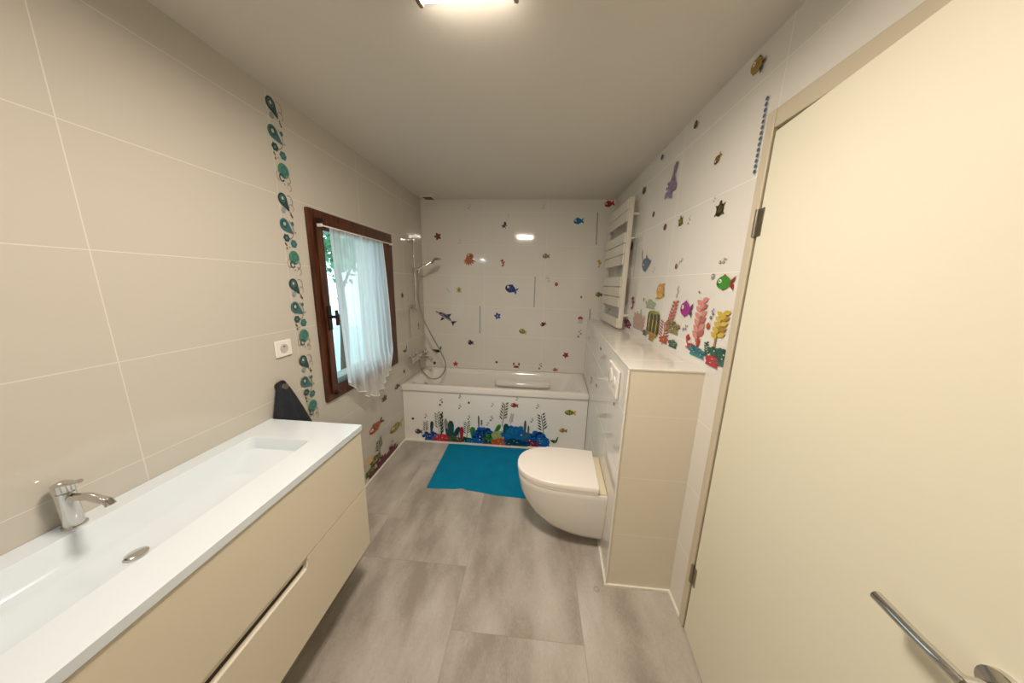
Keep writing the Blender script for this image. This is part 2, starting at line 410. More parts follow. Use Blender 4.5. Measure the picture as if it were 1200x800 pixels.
# ------------------------------------------------------------------ vanity
VX, VY0, VY1 = -.79, -.03, 1.17
van = thing('vanity_unit', 'wall-hung cream lacquered vanity unit with two drawers beside the window wall', 'vanity', (XL+.23, .57, .24))
bm = bmesh.new(); box(bm, XL+.002, VX-.022, VY0+.004, VY1-.002, .245, .80)
box(bm, XL+.002, VX-.022, VY1-.020, VY1-.002, .80, .862); box(bm, XL+.002, VX-.022, VY0+.004, VY0+.020, .80, .862); box(bm, VX-.040, VX-.022, VY0+.020, VY1-.020, .80, .862)
rel(link('cabinet_body', bm, M['lacquer'], bevel=.002), van)
def front(z0, z1, notch):
    """drawer front in the y-z plane with a routed finger grip in its top edge"""
    pts = [(VY0, z0), (VY1, z0), (VY1, z1)]
    if notch:
        a, b_, d, r = .34, .805, .045, .022
        for k in range(7):
            t = PI/2*k/6; pts.append((b_ + r - r*math.sin(t) - 0, z1 - (r - r*math.cos(t))) if False else (b_ - r*0 + .012*(1-math.sin(t)), z1 - .012*(1-math.cos(t))*0 - .0*t))
        for k in range(9):
            t = PI/2*k/8; pts.append((b_ - r*(1-math.cos(t)), z1 - (d - r) - r*math.sin(t)))
        for k in range(9):
            t = PI/2*(1-k/8); pts.append((a + r*(1-math.cos(t)), z1 - (d - r) - r*math.sin(t)))
        pts.append((a, z1))
    pts.append((VY0, z1))
    q = []
    for p in pts:
        if not q or (abs(p[0]-q[-1][0]) + abs(p[1]-q[-1][1])) > 1e-4: q.append(p)
    bm = bmesh.new(); A = [bm.verts.new((VX, y, z)) for y, z in q]; Bv = [bm.verts.new((VX-.019, y, z)) for y, z in q]; n = len(q)
    bm.faces.new(A); bm.faces.new(Bv[::-1])
    for i in range(n): bm.faces.new((A[i], Bv[i], Bv[(i+1) % n], A[(i+1) % n]))
    return bm
rel(link('drawer', front(.5665, .862, False), M['lacquer'], bevel=.0015), van)
rel(link('drawer', front(.243, .5625, True), M['lacquer'], bevel=.0015), van)
# grip's edge highlight as a white tube, shade behind as a dark box
bm = bmesh.new(); ln = spline([(VX-.004, .336, .548), (VX-.004, .343, .527), (VX-.004, .365, .518), (VX-.004, .57, .518), (VX-.004, .78, .518), (VX-.004, .801, .527), (VX-.004, .807, .548)], 5)
tube(bm, ln, .0035, 6); rel(link('grip_highlight', bm, M['white_plastic'], smooth=True), van)
bm = bmesh.new()
v = [bm.verts.new(p) for p in ((VX-.004, .336, .5655), (VX-.004, .812, .5655), (VX-.0185, .806, .532), (VX-.0185, .342, .532), (VX-.0185, .336, .5655), (VX-.0185, .812, .5655))]
for q in ((0, 1, 2, 3), (0, 3, 4), (1, 5, 2), (4, 3, 2, 5), (0, 4, 5, 1)): bm.faces.new([v[k] for k in q])
rel(link('grip_lip', bm, M['lacquer']), van)
bm = bmesh.new(); box(bm, VX-.0215, VX-.0195, .34, .808, .512, .5635); rel(link('grip_shade', bm, M['shadow_gap']), van)
# moulded washbasin top
bm = bmesh.new()
out_ = rrect(XL+.001, VX+.006, VY0-.004, VY1+.006, .004, 3)
inn = rrect(XL+.065, VX-.125, .115, 1.022, .02, 3)
mid = rrect(XL+.072, VX-.140, .13, 1.005, .03, 3)
bot = rrect(XL+.10, VX-.175, .22, .90, .04, 3)
loft(bm, [[(x, y, .868) for x, y in out_], [(x, y, .893) for x, y in out_], [(x, y, .893) for x, y in inn], [(x, y, .887) for x, y in rrect(XL+.068, VX-.128, .118, 1.018, .02, 3)],
          [(x, y, .850) for x, y in mid], [(x, y, .815) for x, y in bot]], False, True)
wb = rel(link('washbasin', bm, M['basin'], smooth=True, angle=.7), van)
bm = bmesh.new(); box(bm, VX-.030, VX-.006, VY0+.002, VY1-.003, .862, .868); box(bm, XL+.002, VX-.006, VY1-.030, VY1-.003, .862, .868)
rel(link('shadow_gap', bm, M['shadow_gap']), van)
bm = bmesh.new(); lathe(bm, [(.022, 0), (.022, .004), (.015, .006)], (XL+.20, .56, .8165)); rel(link('basin_drain', bm, M['chrome'], smooth=True), van)
tap = thing('basin_tap', 'chrome basin mixer tap standing on the white washbasin top', 'tap', (XL+.035, .56, .893))
bm = bmesh.new(); lathe(bm, [(.022, 0), (.022, .004), (.018, .006), (.018, .10), (.012, .105)], (0, 0, 0)); tube(bm, [(.0, 0, .085), (.07, 0, .095), (.125, 0, .085), (.13, 0, .075)], .010)
link('tap_body', bm, M['chrome'], tap, smooth=True)
bm = bmesh.new(); lathe(bm, [(.019, 0), (.018, .02), (.01, .025)], (0, 0, .105)); tube(bm, [(0, 0, .122), (.06, 0, .14)], .005); link('tap_lever', bm, M['chrome'], tap, smooth=True)

# ------------------------------------------------------------------ socket, towel on its hook
so = thing('power_socket', 'white square power socket on the tiled wall left of the patterned border', 'socket', (XL, 1.293, 1.213))
SZ = .041
link('cover_plate', B(.0005, .010, -.046, .046, -SZ, SZ), M['white_plastic'], so, bevel=.004)
bm = bmesh.new(); n = 28
rin = [(.0195, .0105), (.0195, .0120), (.0185, .0120), (.0165, .004), (.0001, .004)]
lathe(bm, [(r + .003, h) for r, h in rin[:2]] + rin[2:], (0, 0, 0), 'X', n)
link('socket_well', bm, mat('socket_grey', '#c4c0b8', .35), so, smooth=True)
bm = bmesh.new()
for y in (-.0085, .0085): lathe(bm, [(.0026, .0035), (.0026, .0046)], (0, y, 0), 'X', 10)
lathe(bm, [(.0022, .004), (.0022, .016)], (0, 0, .010), 'X', 10)
link('contact_holes', bm, M['black'], so)
hk = tag(link('wall_hook', (lambda bm: (lathe(bm, [(.019, 0), (.019, .006), (.008, .008), (.008, .034), (.015, .038), (.015, .046)], (XL+.0005, 1.237, 1.036), 'X'), bm)[1])(bmesh.new()), M['steel'], smooth=True),
         'round wall hook above the dark towel beside the vanity', 'hook')
# towel: hung by its middle, folds spreading downwards
bm = bmesh.new(); rings = []
NB = 64
for j in range(34):
    v = j / 33; z = 1.052 - .50 * v
    wy = .018 + .16 * (v ** .85); cy = 1.240 + .025 * v
    wx = .014 + .030 * (v ** .6)
    r_ = []
    for k in range(NB):
        a = 2*PI*k/NB
        f = 1 + (.16 + .12*v) * math.sin(a*7 + 1.1 + v*1.2) * min(1, v*5) + .06 * math.sin(a*3+v*3)
        x = wx * math.cos(a) * f; y = wy * math.sin(a) * (1 + .05 * math.sin(a*5))
        r_.append((max(XL + .004, XL + .005 + wx*1.05 + x), max(cy + y, 1.181), z + (.012 * math.sin(a*2) if j == 33 else 0)))
    rings.append(r_)
loft(bm, rings)
tw = tag(link('hand_towel', bm, M['dark_towel'], smooth=True, angle=3), 'charcoal towel hanging in folds from a wall hook behind the vanity corner', 'towel')
# the loop end gathered over the hook
bm = bmesh.new(); tube(bm, spline([(XL+.012, 1.228, 1.03), (XL+.02, 1.234, 1.056), (XL+.03, 1.244, 1.056), (XL+.034, 1.25, 1.03)], 5), .007, 8)
link('hanging_loop', bm, M['dark_towel'], tw, smooth=True)

# ------------------------------------------------------------------ bathtub
tanT = math.tan(TH)
def hx(y): return HX + (y - HY) * tanT
tub = thing('bathtub', 'white built-in bathtub across the back wall with a tiled front', 'bathtub', ((XL + .5)/2, (TY+YB)/2, 0))
y0, y1 = TY - .004, YB - .001
x0 = XL + .001
outer = [(x0, y0), (hx(y0)-.001, y0), (hx(y1)-.001, y1), (x0, y1)]
def tubring(inset, z, r, k=7, right=0, left=0):
    right += .002
    xa, ya, yb = x0 + inset + left, y0 + inset*.8, y1 - inset*.8
    xb0, xb1 = hx(ya) - inset - right, hx(yb) - inset - right
    base = rrect(0, 1, 0, 1, .001, k); P = []
    W = (xb0 + xb1)/2 - xa
    for (px, py), (ix, iy) in zip(rrect(0, W, 0, yb-ya, r, k), base):
        s = px / W; t = py / (yb - ya)
        P.append((xa + s * ((xb0 + (xb1-xb0)*t) - xa), ya + py, z))
    return P
bm = bmesh.new()
loft(bm, [tubring(0, TZ-.055, .004), tubring(0, TZ-.006, .004), tubring(.006, TZ, .006), tubring(.060, TZ, .07), tubring(.072, TZ-.008, .08), tubring(.085, TZ-.05, .09, left=.02, right=.03),
          tubring(.105, TZ-.22, .10, left=.06, right=.10), tubring(.125, TZ-.37, .11, left=.09, right=.19), tubring(.165, TZ-.42, .10, left=.11, right=.24)], False, True)
rel(link('tub_shell', bm, M['enamel'], smooth=True, angle=.9), tub)
# moulded arm rests along the inner long sides
for ya, s in ((y1 - .098, -1),):
    bm = bmesh.new(); rg = []
    for k in range(15):
        t = k/14; xx = -.42 + .62*t; e_ = math.sin(PI*min(1, max(0, t)))**.35 if 0 < t < 1 else .02
        d = .050*e_ + .002; h = .075
        rg.append([(xx, ya + .03, TZ-.16), (xx, ya + s*d*.9, TZ-.15), (xx, ya + s*d, TZ-.135), (xx, ya + s*d*.6, TZ-.095), (xx, ya + .02, TZ-.085)])
    loft(bm, rg); rel(link('arm_rest', bm, M['enamel'], smooth=True, angle=1.2), tub)
bm = bmesh.new(); box(bm, x0+.001, hx(TY)-.002, TY+.012, TY+.045, 0, TZ-.055)
rel(link('tiled_front', bm, M['tile_panel']), tub)
bm = bmesh.new(); lathe(bm, [(.036, 0), (.036, .006), (.030, .012), (.026, .03), (.012, .034)], (XL+.115, 2.80, .475), 'X'); rel(link('overflow_knob', bm, M['chrome'], smooth=True), tub)
bm = bmesh.new(); lathe(bm, [(.034, 0), (.034, .003), (.02, .006), (.001, .008)], (XL+.42, 2.82, TZ-.419)); rel(link('drain_plug', bm, M['chrome'], smooth=True), tub)

# ------------------------------------------------------------------ bath mixer, shower rail, hand shower
mx = thing('bath_mixer', 'chrome bath and shower mixer on the window wall above the tub', 'tap', (XL, 2.80, .79))
bm = bmesh.new(); tube(bm, [(.062, -.155, 0), (.062, -.10, 0), (.062, -.095, 0), (.062, .095, 0), (.062, .10, 0), (.062, .155, 0)], [.024, .024, .027, .027, .024, .024], 20)
for y in (-.075, .075): lathe(bm, [(.034, 0.0005), (.034, .006), (.022, .014), (.013, .018), (.013, .06)], (0, y, 0), 'X')
link('mixer_body', bm, M['chrome'], mx, smooth=True)
for s in (-1, 1):
    bm = bmesh.new(); lathe(bm, [(.023, 0), (.029, .004), (.030, .035), (.026, .046), (.01, .048)], (.062, .157*s, 0), (Vector((1,0,0)), Vector((0,0,1)), Vector((0,s,0))))
    tube(bm, [(.062, .18*s, .024), (.068, .182*s, .05)], .006); link('mixer_handle', bm, M['chrome'], mx, smooth=True)
bm = bmesh.new(); tube(bm, spline([(.07, 0, -.005), (.12, .0, -.006), (.17, .0, -.012), (.195, 0, -.026)], 4), .0135, 14); lathe(bm, [(.015, -.010), (.015, .012)], (.196, 0, -.036)); link('bath_spout', bm, M['chrome'], mx, smooth=True)
sr = thing('shower_rail', 'chrome shower rail fixed upright to the window wall above the tub', 'shower rail', (XL, 2.80, 1.30))
bm = bmesh.new(); tube(bm, [(.052, 0, -.02), (.052, 0, .655)], .0105, 14); link('rail_bar', bm, M['chrome'], sr, smooth=True)
for z in (.0, .63):
    bm = bmesh.new(); box(bm, .0005, .066, -.018, .018, z-.018, z+.018); link('rail_bracket', bm, M['chrome'], sr, bevel=.005)
bm = bmesh.new(); box(bm, .036, .074, -.019, .019, .335, .385); tube(bm, [(.07, 0, .36), (.098, .012, .372)], .015, 12); link('rail_slider', bm, M['chrome'], sr, smooth=True, bevel=.004)
hs = thing('hand_shower', 'round chrome and white hand shower tilted in the rail holder', 'hand shower', (XL+.098, 2.812, 1.672))
bm = bmesh.new(); tube(bm, [(-.012, -.004, -.045), (0, 0, 0), (.06, .03, .04), (.10, .05, .066)], [.010, .012, .0125, .014], 12); link('shower_handle', bm, M['chrome'], hs, smooth=True)
nz = Vector((.42, .18, -.9)).normalized(); s1 = nz.cross(Vector((0,1,0))).normalized(); s2 = nz.cross(s1)
bm = bmesh.new(); lathe(bm, [(.012, -.03), (.040, -.016), (.055, -.004), (.055, .006), (.050, .010)], (.145, .07, .082), (s1, s2, nz), 32); link('shower_head', bm, M['chrome'], hs, smooth=True)
bm = bmesh.new(); lathe(bm, [(.047, .0095), (.047, .0115), (.001, .012)], (.145, .07, .082), (s1, s2, nz), 32); link('spray_face', bm, M['white_plastic'], hs, smooth=True)
hp = spline([(XL+.086, 2.808, 1.625), (XL+.09, 2.805, 1.55), (XL+.085, 2.80, 1.36), (XL+.12, 2.84, 1.15), (XL+.22, 2.90, .90), (XL+.285, 2.93, .74), (XL+.30, 2.93, .64), (XL+.25, 2.90, .545), (XL+.17, 2.86, .53), (XL+.10, 2.83, .60), (XL+.075, 2.80, .68), (XL+.066, 2.80, .757)], 10)
bm = bmesh.new(); tube(bm, hp, .0072, 10)
tag(link('shower_hose', bm, M['hose'], smooth=True), 'grey metal shower hose looping from the hand shower down to the bath mixer', 'hose')

# ------------------------------------------------------------------ wall-hung toilet (local x = along the wall, -y = out of the wall after rotation)
TYC = 1.615
tl = thing('toilet', 'white wall-hung toilet with closed lid on the half wall', 'toilet', (hx(TYC), TYC, 0), rotz=-TH)
def dshape(L0, hw, n0, flat, z, k=18, p=2.3):
    """outline: straight back at n0, straight sides to `flat`, superellipse nose to L0; -x points into the room"""
    P = [(-n0, -hw, z)]
    for i in range(k + 1):
        a = -PI/2 + PI*i/k; c, s = math.cos(a), math.sin(a)
        P.append((-(flat + (L0-flat) * (abs(c) ** (2/p))), hw * (abs(s) ** (2/p)) * (1 if s >= 0 else -1), z))
    P.append((-n0, hw, z)); return P
bm = bmesh.new()
prof = [(.046, .215, .090, .02), (.053, .262, .110, .04), (.070, .315, .127, .06), (.105, .375, .145, .09), (.162, .435, .162, .13), (.23, .478, .174, .16), (.30, .507, .181, .19), (.37, .521, .185, .21), (.402, .524, .186, .22), (.408, .520, .183, .22)]
loft(bm, [dshape(L, h, .001, f, z) for z, L, h, f in prof])
link('toilet_bowl', bm, M['ceramic'], tl, smooth=True, angle=.8)
bm = bmesh.new(); loft(bm, [dshape(L, h, .052, .23, z) for z, L, h in ((.4095, .520, .184), (.411, .524, .187), (.421, .525, .188), (.424, .522, .186))]); link('toilet_seat', bm, M['lid'], tl, smooth=True, angle=.8)
bm = bmesh.new(); loft(bm, [dshape(L, h, .05, .23, z) for z, L, h in ((.4255, .523, .186), (.4265, .528, .190), (.4505, .529, .191), (.4545, .526, .188), (.456, .519, .183))]); link('toilet_lid', bm, M['lid'], tl, smooth=True, angle=.8)
link('hinge_deck', B(-.047, -.002, -.178, .178, .409, .418), M['hinge_deck'], tl, bevel=.003)
# flush plate
fy = 1.545
fpl = thing('flush_plate', 'white dual flush plate on the half wall above the toilet', 'flush plate', (hx(fy), fy, 1.06), rotz=-TH)
link('cover_plate', B(-.016, -.0005, -.125, .125, -.075, .075), M['white_plastic'], fpl, bevel=.006)
for y, r in ((.045, .046), (-.062, .030)):
    bm = bmesh.new(); lathe(bm, [(r, .014), (r, .019), (r*.9, .021), (.001, .0205)], (0, y, 0), (Vector((0,1,0)), Vector((0,0,1)), Vector((-1,0,0))), 32); link('flush_button', bm, M['enamel'], fpl, smooth=True)

# ------------------------------------------------------------------ towel radiator above the ledge
RY0, RY1, RX = 2.385, 3.02, .69
ra = thing('towel_radiator', 'white flat-bar towel radiator on the right wall above the ledge', 'towel radiator', (RX, (RY0+RY1)/2, 1.225))
for y in (RY0+.018, RY1-.018):
    rel(link('radiator_post', B(RX-.012, RX+.024, y-.018, y+.018, 1.215, 2.215), M['radiator'], bevel=.005), ra)
for ztop, n in ((2.205, 2), (1.965, 3), (1.630, 3), (1.295, 1)):
    for i in range(n):
        z = ztop - .0833*i
        rel(link('radiator_bar', B(RX-.022, RX-.011, RY0+.020, RY1-.008, z-.0775, z), M['radiator'], bevel=.004), ra)
for y in (RY0+.018, RY1-.018):
    for zz in (1.32, 2.1):
        bm = bmesh.new(); tube(bm, [(RX+.02, y, zz), (XR-.0005, y, zz)], .012, 12); rel(link('wall_bracket', bm, M['radiator'], smooth=True), ra)

# ------------------------------------------------------------------ bath mat
bm = bmesh.new(); q = [(-.789, 2.500), (-.776, 1.878), (-.51, 1.888), (-.05, 1.853), (.165, 1.845), (.175, 2.500)]
def edge(a, b_, n): return [(a[0]+(b_[0]-a[0])*i/n, a[1]+(b_[1]-a[1])*i/n) for i in range(n)]
NX, NY = 60, 44; G = []
for j in range(NY+1):
    t = j/NY; row = []
    for i in range(NX+1):
        s = i/NX
        lx = -.776 + (-.789+.776)*t; rx = .165 + .01*t
        x = lx + (rx-lx)*s
        yb_ = lerp(s, [(0, 1.878), (.22, 1.890), (.28, 1.905), (.34, 1.888), (.62, 1.858), (1, 1.845)]); y = yb_ + (2.500 - yb_)*t
        h = .010 + .0022*math.sin(x*23+y*9) + .0016*math.sin(y*31-x*12) + .0012*math.sin(x*61+2)
        ed = min(i, NX-i, j, NY-j); h *= (0.35, .8, 1)[min(ed, 2)]
        if s > .22 and s < .34 and t < .06: h += .006*math.sin((s-.22)/.12*PI)
        row.append(bm.verts.new((x, y, h)))
    G.append(row)
for j in range(NY):
    for i in range(NX): bm.faces.new((G[j][i], G[j][i+1], G[j+1][i+1], G[j+1][i]))
bo = [bm.verts.new((v.co.x, v.co.y, .0005)) for v in (G[0][0], G[0][-1], G[-1][-1], G[-1][0])]
border = [G[0][i] for i in range(NX+1)] + [G[j][NX] for j in range(1, NY+1)] + [G[NY][i] for i in range(NX-1, -1, -1)] + [G[j][0] for j in range(NY-1, 0, -1)]
for v in bo: bm.verts.remove(v)
low = [bm.verts.new((v.co.x, v.co.y, .0006)) for v in border]
for i in range(len(border)):
    k = (i+1) % len(border); bm.faces.new((border[i], low[i], low[k], border[k]))
bm.faces.new(low)
tag(link('bath_mat', bm, M['mat'], smooth=True, angle=1.2), 'teal blue bath mat lying on the floor in front of the bathtub', 'bath mat')

# ------------------------------------------------------------------ ceiling lamp and vent
LX0, LX1, LY0, LY1 = -.378, -.082, .71, 1.008
la = thing('ceiling_lamp', 'bright rectangular ceiling lamp with curved end caps', 'lamp', ((LX0+LX1)/2, (LY0+LY1)/2, HC))
rel(link('lamp_base', B(LX0+.004, LX1-.004, LY0+.002, LY1-.002, HC-.028, HC-.0005), M['white_plastic'], bevel=.003), la)
bm = bmesh.new(); rg = []
for x in (LX0+.014, LX1-.014):
    P = []
    for i in range(13):
        a = PI*i/12; P.append((x, (LY0+LY1)/2 - (LY1-LY0)/2*math.cos(a)*.98, HC-.0285-.008*math.sin(a)**.2))
    rg.append(P)
loft(bm, rg); rel(link('lamp_diffuser', bm, M['lamp']), la)
for x in (LX0, LX1):
    bm = bmesh.new(); s = -1 if x == LX0 else 1; R = []
    for xx, k in ((x - s*.014, 1.0), (x - s*.004, 1.02), (x, .98)):
        P = []
        for i in range(13):
            a = PI*i/12; P.append((xx, (LY0+LY1)/2 - (LY1-LY0)/2*math.cos(a)*k, HC-.022-.030*k*math.sin(a)**.3))
        P += [(xx, LY1, HC-.001), (xx, LY0, HC-.001)]; R.append(P)
    loft(bm, R); rel(link('end_cap', bm, mat('lamp_cap', '#8a7766', .3, metal=.6), smooth=True), la)
ve = thing('air_vent', 'small white air vent at the ceiling above the tub corner', 'vent', (-1.125, 3.06, HC))
link('vent_frame', B(-.065, .065, -.065, .065, -.014, -.0005), M['white_plastic'], ve, bevel=.003)
bm = bmesh.new()
for i in range(5): box(bm, -.045, .045, -.045+.02*i, -.037+.02*i, -.0165, -.0135)
link('vent_slots', bm, M['shadow_gap'], ve)

